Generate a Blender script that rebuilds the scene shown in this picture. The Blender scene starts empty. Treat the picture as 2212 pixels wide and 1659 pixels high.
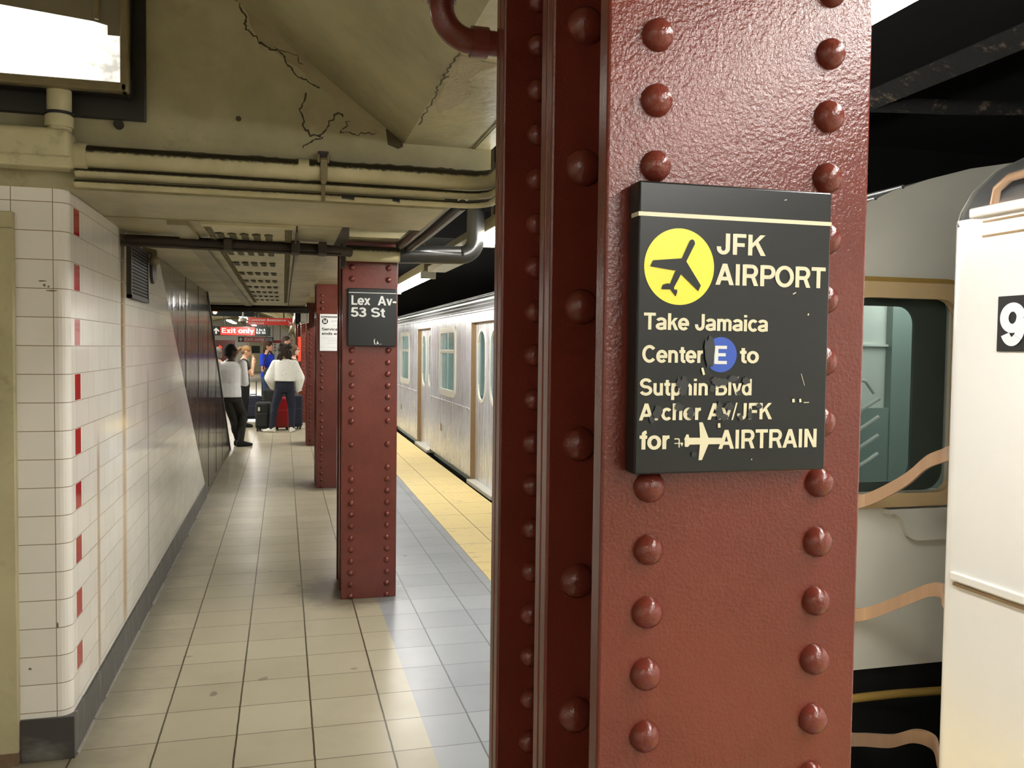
import bpy, bmesh, math, random
from mathutils import Vector, Matrix, Euler
random.seed(7)
SC = bpy.context.scene
COL = SC.collection
PI = math.pi

# ------------------------------------------------------------------ camera, world, exposure
FPX, YAW, PITCH, ROLL, EYE = 1858.8, .2597, -.0405, .0123, 1.5804
def cam_axes():
    cy, sy, cp, sp = math.cos(YAW), math.sin(YAW), math.cos(PITCH), math.sin(PITCH)
    f = Vector((sy*cp, cy*cp, sp)); r = Vector((cy, -sy, 0)); u = r.cross(f)
    cr, sr = math.cos(ROLL), math.sin(ROLL)
    return cr*r + sr*u, -sr*r + cr*u, f
_r, _u, _f = cam_axes()
cd = bpy.data.cameras.new('camera'); cam = bpy.data.objects.new('camera', cd); COL.objects.link(cam)
cd.sensor_fit = 'HORIZONTAL'; cd.sensor_width = 36.0; cd.lens = 36.0*FPX/2212; cd.clip_start = .02; cd.clip_end = 200
mw = Matrix((( _r.x, _u.x, -_f.x, 0), (_r.y, _u.y, -_f.y, 0), (_r.z, _u.z, -_f.z, EYE), (0, 0, 0, 1)))
cam.matrix_world = mw
SC.camera = cam
wd = bpy.data.worlds.new('station_air'); SC.world = wd; wd.use_nodes = True
wd.node_tree.nodes['Background'].inputs[0].default_value = (1, .95, .85, 1)
wd.node_tree.nodes['Background'].inputs[1].default_value = .012
SC.view_settings.view_transform = 'Standard'; SC.view_settings.look = 'None'
SC.view_settings.exposure = 0.22; SC.view_settings.gamma = 1.0
SC.view_settings.use_curve_mapping = False
TUBE = 65.0          # radiance of the fluorescent tubes
TUBE_COL = (1.0, .975, .92)

# ------------------------------------------------------------------ mesh builder
class MB:
    def __init__(s): s.v = []; s.f = []; s.m = []; s.sm = []
    def add(s, vs, fs, mi=0, smooth=False):
        o = len(s.v); s.v += [tuple(v) for v in vs]
        for f in fs: s.f.append(tuple(i+o for i in f)); s.m.append(mi); s.sm.append(smooth)
        return s
    def box(s, x0, x1, y0, y1, z0, z1, mi=0):
        if x0 > x1: x0, x1 = x1, x0
        if y0 > y1: y0, y1 = y1, y0
        if z0 > z1: z0, z1 = z1, z0
        vs = [(x0,y0,z0),(x1,y0,z0),(x1,y1,z0),(x0,y1,z0),(x0,y0,z1),(x1,y0,z1),(x1,y1,z1),(x0,y1,z1)]
        return s.add(vs, [(0,3,2,1),(4,5,6,7),(0,1,5,4),(1,2,6,5),(2,3,7,6),(3,0,4,7)], mi)
    def bbox(s, x0, x1, y0, y1, z0, z1, b=.004, seg=2, mi=0, M=None):
        bm = bmesh.new(); bmesh.ops.create_cube(bm, size=1)
        for v in bm.verts:
            v.co = Vector(((x0+x1)/2+v.co.x*abs(x1-x0), (y0+y1)/2+v.co.y*abs(y1-y0), (z0+z1)/2+v.co.z*abs(z1-z0)))
        bmesh.ops.bevel(bm, geom=bm.edges[:], offset=b, segments=seg, affect='EDGES', profile=.5)
        if M is not None: bmesh.ops.transform(bm, matrix=M, verts=bm.verts)
        bm.verts.index_update()
        o = len(s.v); s.v += [v.co[:] for v in bm.verts]
        big = sorted((f.calc_area() for f in bm.faces), reverse=True)[5]*.999
        for f in bm.faces: s.f.append(tuple(v.index+o for v in f.verts)); s.m.append(mi); s.sm.append(f.calc_area() < big)
        bm.free(); return s
    def quad(s, a, b, c, d, mi=0): return s.add([a,b,c,d], [(0,1,2,3)], mi)
    def prism(s, poly, axis, a, b, mi=0):
        """extrude a 2D polygon along an axis from a to b; poly in the other two coords (cyclic order)."""
        n = len(poly)
        def p(q, t):
            return {'x': (t, q[0], q[1]), 'y': (q[0], t, q[1]), 'z': (q[0], q[1], t)}[axis]
        vs = [p(q, a) for q in poly] + [p(q, b) for q in poly]
        fs = [tuple(range(n-1, -1, -1)), tuple(range(n, 2*n))] + [(i, (i+1) % n, n+(i+1) % n, n+i) for i in range(n)]
        return s.add(vs, fs, mi)
    def tube(s, pts, r, seg=16, mi=0, cap=True, flat=None):
        pts = [Vector(p) for p in pts]; n = len(pts); rs = r if isinstance(r, (list, tuple)) else [r]*n
        rings = []; prev = None
        for i in range(n):
            t = (pts[min(i+1, n-1)]-pts[max(i-1, 0)]).normalized()
            if prev is None:
                a = Vector((0,0,1)) if abs(t.z) < .9 else Vector((1,0,0))
                u = t.cross(a).normalized()
            else:
                u = (prev - t*prev.dot(t)).normalized()
            prev = u; w = t.cross(u)
            k = flat or 1.0
            rings.append([pts[i]+rs[i]*(math.cos(2*PI*j/seg)*u + k*math.sin(2*PI*j/seg)*w) for j in range(seg)])
        vs = [v for rg in rings for v in rg]; fs = []
        for i in range(n-1):
            for j in range(seg):
                k2 = (j+1) % seg; fs.append((i*seg+j, i*seg+k2, (i+1)*seg+k2, (i+1)*seg+j))
        s.add(vs, fs, mi, True)
        if cap:
            s.add(rings[0], [tuple(range(seg-1, -1, -1))], mi); s.add(rings[-1], [tuple(range(seg))], mi)
        return s
    def dome(s, c, r, h, nrm, seg=14, rg=4, mi=0):
        """rivet head: flattened half sphere on direction nrm (unit, axis aligned ok)"""
        n = Vector(nrm); a = Vector((0,0,1)) if abs(n.z) < .9 else Vector((1,0,0)); u = n.cross(a).normalized(); w = n.cross(u); c = Vector(c)
        vs = []; fs = []
        for i in range(rg):
            t = PI/2*i/rg; rr = r*math.cos(t); hh = h*math.sin(t)
            vs += [c+rr*(math.cos(2*PI*j/seg)*u+math.sin(2*PI*j/seg)*w)+hh*n for j in range(seg)]
        vs.append(c+h*n)
        for i in range(rg-1):
            for j in range(seg): k = (j+1) % seg; fs.append((i*seg+j, (i+1)*seg+j, (i+1)*seg+k, i*seg+k))
        for j in range(seg): k = (j+1) % seg; fs.append(((rg-1)*seg+j, rg*seg, (rg-1)*seg+k))
        return s.add(vs, fs, mi, True)
    def disc(s, c, r, u, w, seg=40, mi=0):
        c, u, w = Vector(c), Vector(u), Vector(w)
        return s.add([c+r*(math.cos(2*PI*j/seg)*u+math.sin(2*PI*j/seg)*w) for j in range(seg)], [tuple(range(seg))], mi)
    def sphere(s, c, rx, ry, rz, seg=16, rg=10, mi=0, M=None):
        vs = []; fs = []
        for i in range(rg+1):
            t = -PI/2+PI*i/rg
            for j in range(seg):
                a = 2*PI*j/seg; p = Vector((rx*math.cos(t)*math.cos(a), ry*math.cos(t)*math.sin(a), rz*math.sin(t)))
                if M is not None: p = M @ p
                vs.append(p+Vector(c))
        for i in range(rg):
            for j in range(seg): k = (j+1) % seg; fs.append((i*seg+j, i*seg+k, (i+1)*seg+k, (i+1)*seg+j))
        return s.add(vs, fs, mi, True)
    def mesh(s, name):
        me = bpy.data.meshes.new(name); me.from_pydata(s.v, [], s.f)
        me.polygons.foreach_set('material_index', s.m); me.polygons.foreach_set('use_smooth', s.sm)
        me.update(); return me
    def build(s, name, mats, parent=None, recalc=True):
        me = s.mesh(name)
        if recalc:
            bm = bmesh.new(); bm.from_mesh(me); bmesh.ops.recalc_face_normals(bm, faces=bm.faces[:]); bm.to_mesh(me); bm.free()
        for m in (mats if isinstance(mats, (list, tuple)) else [mats]): me.materials.append(m)
        o = bpy.data.objects.new(name, me); COL.objects.link(o)
        if parent is not None: o.parent = parent
        return o

def tag(o, label, cat, group=None, kind=None):
    o['label'] = label; o['category'] = cat
    if group: o['group'] = group
    if kind: o['kind'] = kind
    return o
def thing(name, label, cat, loc=(0,0,0), rz=0, group=None):
    o = bpy.data.objects.new(name, None); COL.objects.link(o); o.location = loc; o.rotation_euler = (0,0,rz)
    o.empty_display_size = .1
    return tag(o, label, cat, group)
def struct(o): o['kind'] = 'structure'; return o
def dup(root, loc, label, rz=None):
    r = root.copy(); COL.objects.link(r); r.location = loc; r['label'] = label
    if rz is not None: r.rotation_euler = (0,0,rz)
    for ch in list(root.children):
        c = ch.copy(); COL.objects.link(c); c.parent = r
        for g in ch.children:
            d = g.copy(); COL.objects.link(d); d.parent = c
    return r
def arc(c, r, a0, a1, n, u, w):
    c, u, w = Vector(c), Vector(u), Vector(w)
    return [c+r*(math.cos(a0+(a1-a0)*i/n)*u+math.sin(a0+(a1-a0)*i/n)*w) for i in range(n+1)]

# ------------------------------------------------------------------ materials
def S(v): return tuple((c/255/12.92 if c/255 <= .04045 else ((c/255+.055)/1.055)**2.4) for c in v) + (1,)
class NT:
    def __init__(s, name):
        s.m = bpy.data.materials.new(name); s.m.use_nodes = True; s.t = s.m.node_tree; s.b = s.t.nodes['Principled BSDF']
        s.co = s.t.nodes.new('ShaderNodeTexCoord').outputs['Object']
    def n(s, ty, **k):
        nd = s.t.nodes.new(ty)
        for a, v in k.items(): setattr(nd, a, v)
        return nd
    def link(s, a, b): s.t.links.new(a, b)
    def setin(s, sock, v):
        if hasattr(v, 'is_output') or isinstance(v, bpy.types.NodeSocket): s.link(v, sock)
        else: sock.default_value = v
    def math(s, op, a, b=None, c=None, clamp=False):
        nd = s.n('ShaderNodeMath', operation=op); nd.use_clamp = clamp
        s.setin(nd.inputs[0], a)
        if b is not None: s.setin(nd.inputs[1], b)
        if c is not None: s.setin(nd.inputs[2], c)
        return nd.outputs[0]
    def noise(s, scale, detail=4, rough=.55, vec=None, dist=0):
        nd = s.n('ShaderNodeTexNoise'); nd.inputs['Scale'].default_value = scale; nd.inputs['Detail'].default_value = detail
        nd.inputs['Roughness'].default_value = rough; nd.inputs['Distortion'].default_value = dist
        s.link(vec if vec is not None else s.co, nd.inputs['Vector']); return nd.outputs[0]
    def mapping(s, loc=(0,0,0), sc=(1,1,1), rot=(0,0,0)):
        nd = s.n('ShaderNodeMapping'); s.link(s.co, nd.inputs[0]); nd.inputs[1].default_value = loc; nd.inputs[2].default_value = rot; nd.inputs[3].default_value = sc
        return nd.outputs[0]
    def ramp(s, f, stops):
        nd = s.n('ShaderNodeValToRGB'); s.link(f, nd.inputs[0]); e = nd.color_ramp.elements
        while len(e) < len(stops): e.new(.5)
        for i, (p, c) in enumerate(stops): e[i].position = p; e[i].color = c if len(c) == 4 else tuple(c)+(1,)
        return nd.outputs[0]
    def fr(s, f, a, b):      # smooth 0..1 between a and b
        nd = s.n('ShaderNodeMapRange'); nd.interpolation_type = 'SMOOTHSTEP'; s.link(f, nd.inputs[0]); nd.inputs[1].default_value = a; nd.inputs[2].default_value = b
        return nd.outputs[0]
    def mix(s, f, a, b):
        nd = s.n('ShaderNodeMix', data_type='RGBA'); s.setin(nd.inputs[0], f); s.setin(nd.inputs[6], a); s.setin(nd.inputs[7], b); return nd.outputs[2]
    def sep(s):
        nd = s.n('ShaderNodeSeparateXYZ'); s.link(s.co, nd.inputs[0]); return nd.outputs
    def comb(s, x=0, y=0, z=0):
        nd = s.n('ShaderNodeCombineXYZ')
        for i, v in enumerate((x, y, z)): s.setin(nd.inputs[i], v)
        return nd.outputs[0]
    def bump(s, h, strength, dist=.002, normal=None):
        nd = s.n('ShaderNodeBump'); s.link(h, nd.inputs['Height']); nd.inputs['Strength'].default_value = strength; nd.inputs['Distance'].default_value = dist
        if normal is not None: s.link(normal, nd.inputs['Normal'])
        return nd.outputs[0]
    def out(s, color=None, rough=None, metal=None, normal=None, spec=None):
        if color is not None: s.setin(s.b.inputs['Base Color'], color)
        if rough is not None: s.setin(s.b.inputs['Roughness'], rough)
        if metal is not None: s.setin(s.b.inputs['Metallic'], metal)
        if spec is not None: s.setin(s.b.inputs['Specular IOR Level'], spec)
        if normal is not None: s.link(normal, s.b.inputs['Normal'])
        return s.m
def plain(name, rgb, rough=.5, metal=0, var=.12, vs=6, bump=0, bs=60, spec=.5):
    n = NT(name); c = S(rgb); f = n.noise(vs, 3)
    col = n.mix(f, tuple(x*(1-var) for x in c[:3])+(1,), tuple(min(1, x*(1+var)) for x in c[:3])+(1,))
    nm = n.bump(n.noise(bs, 3), bump) if bump else None
    return n.out(col, rough, metal, nm, spec)
def emit(name, rgb, strength):
    m = bpy.data.materials.new(name); m.use_nodes = True; t = m.node_tree; t.nodes.remove(t.nodes['Principled BSDF'])
    e = t.nodes.new('ShaderNodeEmission'); e.inputs[0].default_value = tuple(rgb)+(1,); e.inputs[1].default_value = strength
    t.links.new(e.outputs[0], t.nodes['Material Output'].inputs[0]); return m

def m_red():
    n = NT('red_gloss_paint')
    big = n.noise(3, 4); col = n.mix(n.fr(big, .3, .7), S((92, 38, 28)), S((106, 46, 36)))
    chip = n.fr(n.noise(55, 5, .6), .73, .76); col = n.mix(n.math('MULTIPLY', chip, .55), col, S((150, 100, 86)))
    h1 = n.noise(210, 3, .55); h2 = n.noise(60, 3)
    nm = n.bump(n.math('ADD', n.math('MULTIPLY', h1, .8), n.math('MULTIPLY', h2, .5)), .36, .003)
    g = n.n('ShaderNodeNewGeometry'); sp = n.n('ShaderNodeSeparateXYZ'); n.link(g.outputs['True Normal'], sp.inputs[0])   # roller stipple on the broad faces, brushed smooth on the edges
    n.link(n.math('ADD', .05, n.math('MULTIPLY', n.fr(n.math('ABSOLUTE', sp.outputs[1]), .5, .95), .33)), nm.node.inputs['Strength'])
    return n.out(col, .22, 0, nm, .45)
def m_cream(name='cream_paint', dark=(140, 133, 101), lite=(176, 168, 133), crack=True):
    n = NT(name); big = n.noise(1.6, 5, .6); col = n.mix(n.fr(big, .3, .7), S(dark), S(lite))
    grime = n.fr(n.noise(5, 6, .7), .56, .72); col = n.mix(n.math('MULTIPLY', grime, .4), col, S((104, 92, 62)))
    spots = n.fr(n.noise(42, 5, .7), .70, .74); col = n.mix(n.math('MULTIPLY', spots, .5), col, S((70, 60, 40)))
    nm = n.bump(n.noise(22, 6, .6), .35, .006)
    return n.out(col, .42, 0, nm, .4)
def m_tile(name, red=True, axis='y', w=.2134, off=.5):
    """glazed white wall tile with dirty joints; red accents and rust runs where the wall has them"""
    n = NT(name); x, y, z = n.sep()
    u = y if axis == 'y' else x
    rh = .1067
    vec = n.comb(n.math('ADD', u, -3.673 if axis == 'y' else 10+.91), n.math('ADD', z, -.0777+10*rh), 0)
    br = n.n('ShaderNodeTexBrick'); n.link(vec, br.inputs[0]); br.offset = off; br.offset_frequency = 2; br.squash = 1
    br.inputs['Color1'].default_value = S((238, 235, 228)); br.inputs['Color2'].default_value = S((230, 226, 218)); br.inputs['Mortar'].default_value = S((128, 112, 84))
    br.inputs['Scale'].default_value = 1; br.inputs['Mortar Size'].default_value = .0016; br.inputs['Mortar Smooth'].default_value = .3
    br.inputs['Brick Width'].default_value = w; br.inputs['Row Height'].default_value = rh
    col = br.outputs[0]; dirt = n.fr(n.noise(3, 5, .6), .55, .8); col = n.mix(n.math('MULTIPLY', dirt, .12), col, S((170, 150, 110)))
    if red:
        row = n.math('FLOOR', n.math('DIVIDE', n.math('ADD', z, -.0777+10*rh), rh))
        odd = n.math('GREATER_THAN', n.math('MODULO', n.math('ADD', row, 1), 2), .5)
        inu = n.math('MULTIPLY', n.math('GREATER_THAN', y, 3.648), n.math('LESS_THAN', y, 3.742))
        inz = n.math('MULTIPLY', n.math('GREATER_THAN', z, .3), n.math('LESS_THAN', z, 2.12))
        mk = n.math('MULTIPLY', n.math('MULTIPLY', odd, inu), inz)
        fz = n.math('FRACT', n.math('DIVIDE', n.math('ADD', z, -.0777+10*rh), rh))
        mk = n.math('MULTIPLY', mk, n.math('MULTIPLY', n.math('GREATER_THAN', fz, .03), n.math('LESS_THAN', fz, .97)))
        col = n.mix(mk, col, S((168, 16, 22)))
        def run(cy, wd, z0, z1, rgb, amt):
            ns = n.noise(1, 4, .6, n.mapping(sc=(1, 16, .8)))
            d = n.math('ABSOLUTE', n.math('ADD', y, -cy)); d = n.math('SUBTRACT', d, n.math('MULTIPLY', ns, wd*.7))
            k = n.math('SUBTRACT', 1, n.fr(d, -.2*wd, wd*.45))
            k = n.math('MULTIPLY', k, n.math('MULTIPLY', n.fr(z, z0-.1, z0+.2), n.math('SUBTRACT', 1, n.fr(z, z1-.2, z1))))
            return n.math('MULTIPLY', k, amt), rgb
        for a in ((4.70, .10, .12, 2.6, S((190, 150, 84)), .75), (4.655, .05, 1.35, 2.6, S((92, 80, 56)), .7), (4.66, .16, 1.95, 2.6, S((50, 42, 30)), .9), (4.07, .05, .1, 1.25, S((176, 138, 92)), .7), (5.5, .05, .1, 1.5, S((170, 166, 160)), .6), (5.62, .3, 1.98, 2.7, S((120, 108, 76)), .5)):
            k, c = run(*a); col = n.mix(k, col, c)
    fac = br.outputs[1]
    h = n.math('ADD', n.math('MULTIPLY', fac, -1), n.math('MULTIPLY', n.noise(9, 2), .9))
    nm = n.bump(h, .18, .004)
    return n.out(col, n.math('ADD', .09, n.math('MULTIPLY', fac, .5)), 0, nm, .5)
def m_floor(name, lines, c1, c2, grout):
    """floor tile: x positions of the long joints given, cross joints every .2886 m"""
    n = NT(name); x, y, z = n.sep()
    def joint(coord, half): return n.math('LESS_THAN', n.math('ABSOLUTE', coord), half)
    wob = n.math('MULTIPLY', n.math('ADD', n.noise(14, 2), -.5), .004)
    xw = n.math('ADD', x, wob)
    if lines is None:
        t = n.math('DIVIDE', n.math('ADD', xw, 40*.3+.482), .3); fx = n.math('FRACT', t); cx = n.math('FLOOR', t)
        jx = n.math('GREATER_THAN', n.math('ABSOLUTE', n.math('ADD', fx, -.5)), .5-.0125)
    else:
        jx = None; cx = 0
        for lx in lines:
            a = joint(n.math('ADD', xw, -lx), .0038); jx = a if jx is None else n.math('MAXIMUM', jx, a)
            cx = n.math('ADD', cx, n.math('GREATER_THAN', x, lx))
    ty = n.math('DIVIDE', n.math('ADD', n.math('ADD', y, wob), 60*.2886-3.602), .2886); fy = n.math('FRACT', ty); cyl = n.math('FLOOR', ty)
    jy = n.math('GREATER_THAN', n.math('ABSOLUTE', n.math('ADD', fy, -.5)), .5-.0085)
    j = n.math('MAXIMUM', jx, jy)
    wn = n.n('ShaderNodeTexWhiteNoise', noise_dimensions='2D'); n.link(n.comb(cx, cyl, 0), wn.inputs[0])
    col = n.mix(wn.outputs[0], S(c1), S(c2))
    col = n.mix(n.math('MULTIPLY', n.fr(n.noise(2.2, 5, .65), .42, .8), .3), col, tuple(v*.6 for v in S(c1)[:3])+(1,))
    gum = n.fr(n.noise(7.5, 2, .4), .735, .755); col = n.mix(n.math('MULTIPLY', gum, .5), col, S((70, 64, 54)))
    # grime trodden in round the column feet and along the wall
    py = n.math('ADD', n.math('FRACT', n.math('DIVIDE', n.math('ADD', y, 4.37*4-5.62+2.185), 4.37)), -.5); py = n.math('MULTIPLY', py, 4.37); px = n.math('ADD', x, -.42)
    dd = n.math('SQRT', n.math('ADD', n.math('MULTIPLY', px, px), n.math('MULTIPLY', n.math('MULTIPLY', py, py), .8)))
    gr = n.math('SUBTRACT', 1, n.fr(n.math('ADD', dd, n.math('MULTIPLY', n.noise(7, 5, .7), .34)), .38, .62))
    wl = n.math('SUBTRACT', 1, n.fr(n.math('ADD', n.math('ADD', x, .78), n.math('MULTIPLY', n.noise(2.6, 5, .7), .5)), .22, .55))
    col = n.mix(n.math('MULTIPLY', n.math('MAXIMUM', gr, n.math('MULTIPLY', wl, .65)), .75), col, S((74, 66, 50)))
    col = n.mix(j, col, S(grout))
    nm = n.bump(n.math('ADD', n.math('MULTIPLY', j, -1), n.math('MULTIPLY', n.noise(160, 2), .12)), .3, .004)
    return n.out(col, n.math('ADD', .24, n.math('MULTIPLY', n.noise(3, 3), .16)), 0, nm, .5)
def m_steel(name, rgb, rough=.3, metal=.75, streak=True, bs=.12):
    n = NT(name)
    vec = n.mapping(sc=(11, 11, .5)); f = n.noise(1.5, 5, .6, vec)
    c = S(rgb); col = n.mix(f, tuple(v*.70 for v in c[:3])+(1,), tuple(min(1, v*1.12) for v in c[:3])+(1,))
    nm = n.bump(n.noise(2.2, 3, .5, n.mapping(sc=(6, 6, .3))), bs, .02)
    return n.out(col, n.math('ADD', rough-.06, n.math('MULTIPLY', f, .14)), metal, nm)

def m_flake():
    n = NT('sooty_beam_with_flaking_rust'); f = n.noise(9, 8, .75)
    col = n.mix(n.fr(f, .54, .64), S((15, 15, 15)), S((96, 82, 68)))
    return n.out(col, .9, 0, n.bump(n.noise(30, 5), 1.0, .01))
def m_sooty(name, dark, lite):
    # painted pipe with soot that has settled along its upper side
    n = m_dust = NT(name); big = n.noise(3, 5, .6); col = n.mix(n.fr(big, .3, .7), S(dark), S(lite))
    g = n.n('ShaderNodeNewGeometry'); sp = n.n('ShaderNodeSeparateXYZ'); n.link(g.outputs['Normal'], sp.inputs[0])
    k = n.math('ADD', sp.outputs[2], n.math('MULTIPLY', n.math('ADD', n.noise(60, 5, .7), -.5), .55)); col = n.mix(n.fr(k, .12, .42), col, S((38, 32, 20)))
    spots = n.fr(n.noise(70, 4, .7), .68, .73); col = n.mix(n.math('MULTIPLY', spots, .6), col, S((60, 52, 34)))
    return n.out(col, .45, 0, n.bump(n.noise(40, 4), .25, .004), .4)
def m_lens():
    # dirty glass over a lamp that burns brighter towards its left
    n = NT('dirty_floodlight_lens'); x, y, z = n.sep(); n.t.nodes.remove(n.b)
    f = n.noise(16, 6, .65); e = n.n('ShaderNodeEmission')
    hot = n.math('SUBTRACT', 1, n.fr(x, -.05, .36)); s_ = n.math('ADD', n.math('ADD', .62, n.math('MULTIPLY', n.fr(f, .34, .56), .55)), n.math('MULTIPLY', hot, 2.2))
    e.inputs[0].default_value = (1.0, .95, .82, 1); n.link(s_, e.inputs[1]); n.link(e.outputs[0], n.t.nodes['Material Output'].inputs[0]); return n.m
M = {}
M['red'] = m_red()
M['cream'] = m_cream(); M['cream_dark'] = m_cream('cream_paint_sooty', (122, 114, 84), (150, 142, 110)); M['pipe_cream'] = m_cream('cream_pipe_paint', (164, 156, 122), (192, 184, 148))
M['tile_side'] = m_tile('white_wall_tile', True, 'y'); M['tile_front'] = m_tile('white_wall_tile_front', False, 'x', .14, 0)
M['floor'] = m_floor('beige_floor_tile', None, (168, 160, 137), (180, 172, 149), (72, 64, 44))
M['floor_grey'] = m_floor('grey_floor_tile', (.77, 1.067, 1.30), (146, 150, 156), (158, 162, 167), (92, 94, 96))
M['black_pipe'] = plain('black_pipe_paint', (26, 26, 24), .3, 0, .2, 20, .5, 50)
M['brown_pipe'] = plain('brown_pipe_paint', (52, 30, 20), .35, 0, .3, 14, .5, 60)
M['dirty_pipe'] = plain('dirty_dark_pipe', (44, 34, 22), .6, 0, .4, 30, .7, 80)
M['dark_metal'] = plain('dark_grey_metal', (52, 50, 46), .4, .6, .2, 10)
M['bracket'] = plain('dull_bracket_steel', (120, 108, 78), .5, .2, .2, 30, .4, 90)
M['sign_black'] = plain('black_sign_enamel', (22, 25, 24), .3, 0, .1, 3, .04, 30, .35)
M['cream_text'] = plain('cream_sign_lettering', (206, 200, 170), .35, 0, .05, 40)
M['white_text'] = plain('white_sign_lettering', (204, 206, 203), .35, 0, .04, 40)
M['yellow'] = plain('yellow_sign_film', (222, 210, 60), .35, 0, .04, 6)
M['blue'] = plain('blue_sign_film', (34, 74, 168), .35, 0, .06, 6)
M['white'] = plain('white_enamel', (222, 220, 212), .4, 0, .05)
M['paper'] = plain('white_paper', (240, 240, 238), .6, 0, .02)
M['ink'] = plain('black_ink', (22, 22, 22), .6, 0, .02); M['pale_ink'] = plain('pale_grey_ink', (196, 198, 204), .6, 0, .02)
M['sign_red'] = plain('red_sign_enamel', (196, 44, 34), .35, 0, .05)
M['mask'] = plain('dark_green_grey_mask', (78, 84, 76), .5, 0, .08); M['board'] = plain('dark_blue_grey_board', (40, 46, 54), .35, 0, .05); M['dark_red'] = plain('dark_red_wall_paint', (62, 20, 18), .5, 0, .1); M['orange'] = plain('orange_red_enamel', (226, 70, 40), .4, 0, .05)
M['scuff'] = plain('sign_scuff', (30, 33, 32), .45, 0, .2, 60)
M['tunnel'] = plain('tunnel_black', (17, 17, 17), .8, 0, .4, 4, .5, 20); M['flake'] = plain('flaking_rust', (112, 92, 70), .9, 0, .5, 30, 1, 40); M['flake_beam'] = m_flake()
M['steel'] = m_steel('brushed_car_steel', (212, 215, 222), .27, .45, True, .14); M['steel_roof'] = m_steel('car_roof_steel', (178, 180, 182), .34, .7)
M['end_grey'] = plain('grey_car_end_paint', (200, 200, 192), .4, 0, .08, 3); M['bonnet'] = plain('white_car_side_enamel', (250, 249, 246), .26, .2, .03, 3)
M['door_gold'] = m_steel('bronze_door_jamb', (160, 132, 96), .35, .5); M['frame_gold'] = plain('tan_window_rubber', (188, 164, 124), .4, 0, .08)
M['win_white'] = plain('white_window_frame', (222, 220, 208), .35, .2, .04)
M['black_rubber'] = plain('black_rubber', (16, 16, 15), .6)
M['pinkbar'] = m_steel('pink_brown_gate_bar', (206, 170, 140), .35, .35)
M['ochre'] = plain('ochre_cable', (150, 122, 60), .6, 0, .2)
M['teal'] = plain('pale_teal_car_lining', (186, 196, 190), .4, 0, .06); M['dim_teal'] = plain('dull_teal_cab_panel', (150, 160, 154), .4, 0, .08); M['seat'] = plain('blue_seat_plastic', (60, 92, 120), .4)
M['lens_off'] = plain('grey_lamp_reflector', (120, 112, 92), .4, .2, .1)
M['tube'] = emit('fluorescent_tube', TUBE_COL, TUBE)
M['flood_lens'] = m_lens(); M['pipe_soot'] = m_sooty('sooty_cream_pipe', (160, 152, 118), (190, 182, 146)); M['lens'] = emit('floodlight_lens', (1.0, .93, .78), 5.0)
M['carlamp'] = emit('car_interior_lamp', (.88, 1.0, .95), 15.0)
M['led'] = emit('amber_led', (1.0, .55, .2), 8.0)
M['hall_lamp'] = emit('hall_lamp', (1.0, .97, .92), 60.0)
def m_glass():
    m = bpy.data.materials.new('window_glass'); m.use_nodes = True; t = m.node_tree; b = t.nodes['Principled BSDF']
    b.inputs['Base Color'].default_value = (.02, .03, .03, 1); b.inputs['Roughness'].default_value = .04
    tr = t.nodes.new('ShaderNodeBsdfTransparent'); tr.inputs[0].default_value = (.92, .955, .945, 1)
    mx = t.nodes.new('ShaderNodeMixShader'); mx.inputs[0].default_value = .14
    t.links.new(tr.outputs[0], mx.inputs[1]); t.links.new(b.outputs[0], mx.inputs[2]); t.links.new(mx.outputs[0], t.nodes['Material Output'].inputs[0]); return m
M['glass'] = m_glass()
def m_tactile():
    n = NT('yellow_tactile_strip'); x, y, z = n.sep()
    def cell(c, p): return n.math('ADD', n.math('FRACT', n.math('DIVIDE', n.math('ADD', c, 100), p)), -.5)
    a, b = cell(x, .0575), cell(y, .0575)
    d = n.math('SQRT', n.math('ADD', n.math('MULTIPLY', a, a), n.math('MULTIPLY', b, b))); dome = n.math('SUBTRACT', 1, n.fr(d, .16, .3))
    col = n.mix(n.noise(2.5, 4), S((236, 210, 138)), S((246, 222, 154)))
    wear = n.fr(n.noise(11, 6, .7, n.mapping(sc=(.6, 2.5, 1))), .59, .66); col = n.mix(n.math('MULTIPLY', wear, .6), col, S((120, 96, 52)))
    col = n.mix(n.math('LESS_THAN', n.math('ABSOLUTE', n.math('ADD', x, -1.645)), .004), col, S((120, 96, 50)))
    fy = n.math('ABSOLUTE', n.math('ADD', n.math('FRACT', n.math('DIVIDE', n.math('ADD', y, 100), .61)), -.5)); col = n.mix(n.math('GREATER_THAN', fy, .495), col, S((130, 104, 56)))
    return n.out(col, .45, 0, n.bump(dome, .5, .004))
M['tactile'] = m_tactile()
def m_base():
    n = NT('dark_grey_base_tile'); f = n.noise(1.2, 5, .7, n.mapping(sc=(1, 22, 2.2)))
    col = n.mix(n.fr(f, .5, .72), S((66, 64, 62)), S((128, 124, 118)))
    return n.out(col, .4, 0, n.bump(n.noise(30, 3), .2))
M['base'] = m_base()
def m_panel():
    n = NT('dark_reflective_steel'); f = n.noise(1.4, 4, .6, n.mapping(sc=(4, 9, .12)))
    col = n.mix(f, S((96, 92, 86)), S((150, 146, 138)))
    nm = n.bump(n.noise(2, 3, .5, n.mapping(sc=(1, 7, .15))), .25, .03)
    return n.out(col, .13, .95, nm)
M['panel'] = m_panel()
M['smudge'] = plain('tile_smudge', (120, 108, 84), .6); M['caulk'] = plain('grey_caulk', (150, 146, 138), .7, 0, .2, 20); M['soot'] = plain('soot_line', (62, 54, 34), .9, 0, .3, 40); M['crack'] = plain('open_paint_crack', (62, 52, 28), .8, 0, .3); M['bare'] = plain('bare_flaked_plaster', (150, 139, 108), .8, 0, .18, 18, .8, 60)
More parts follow.
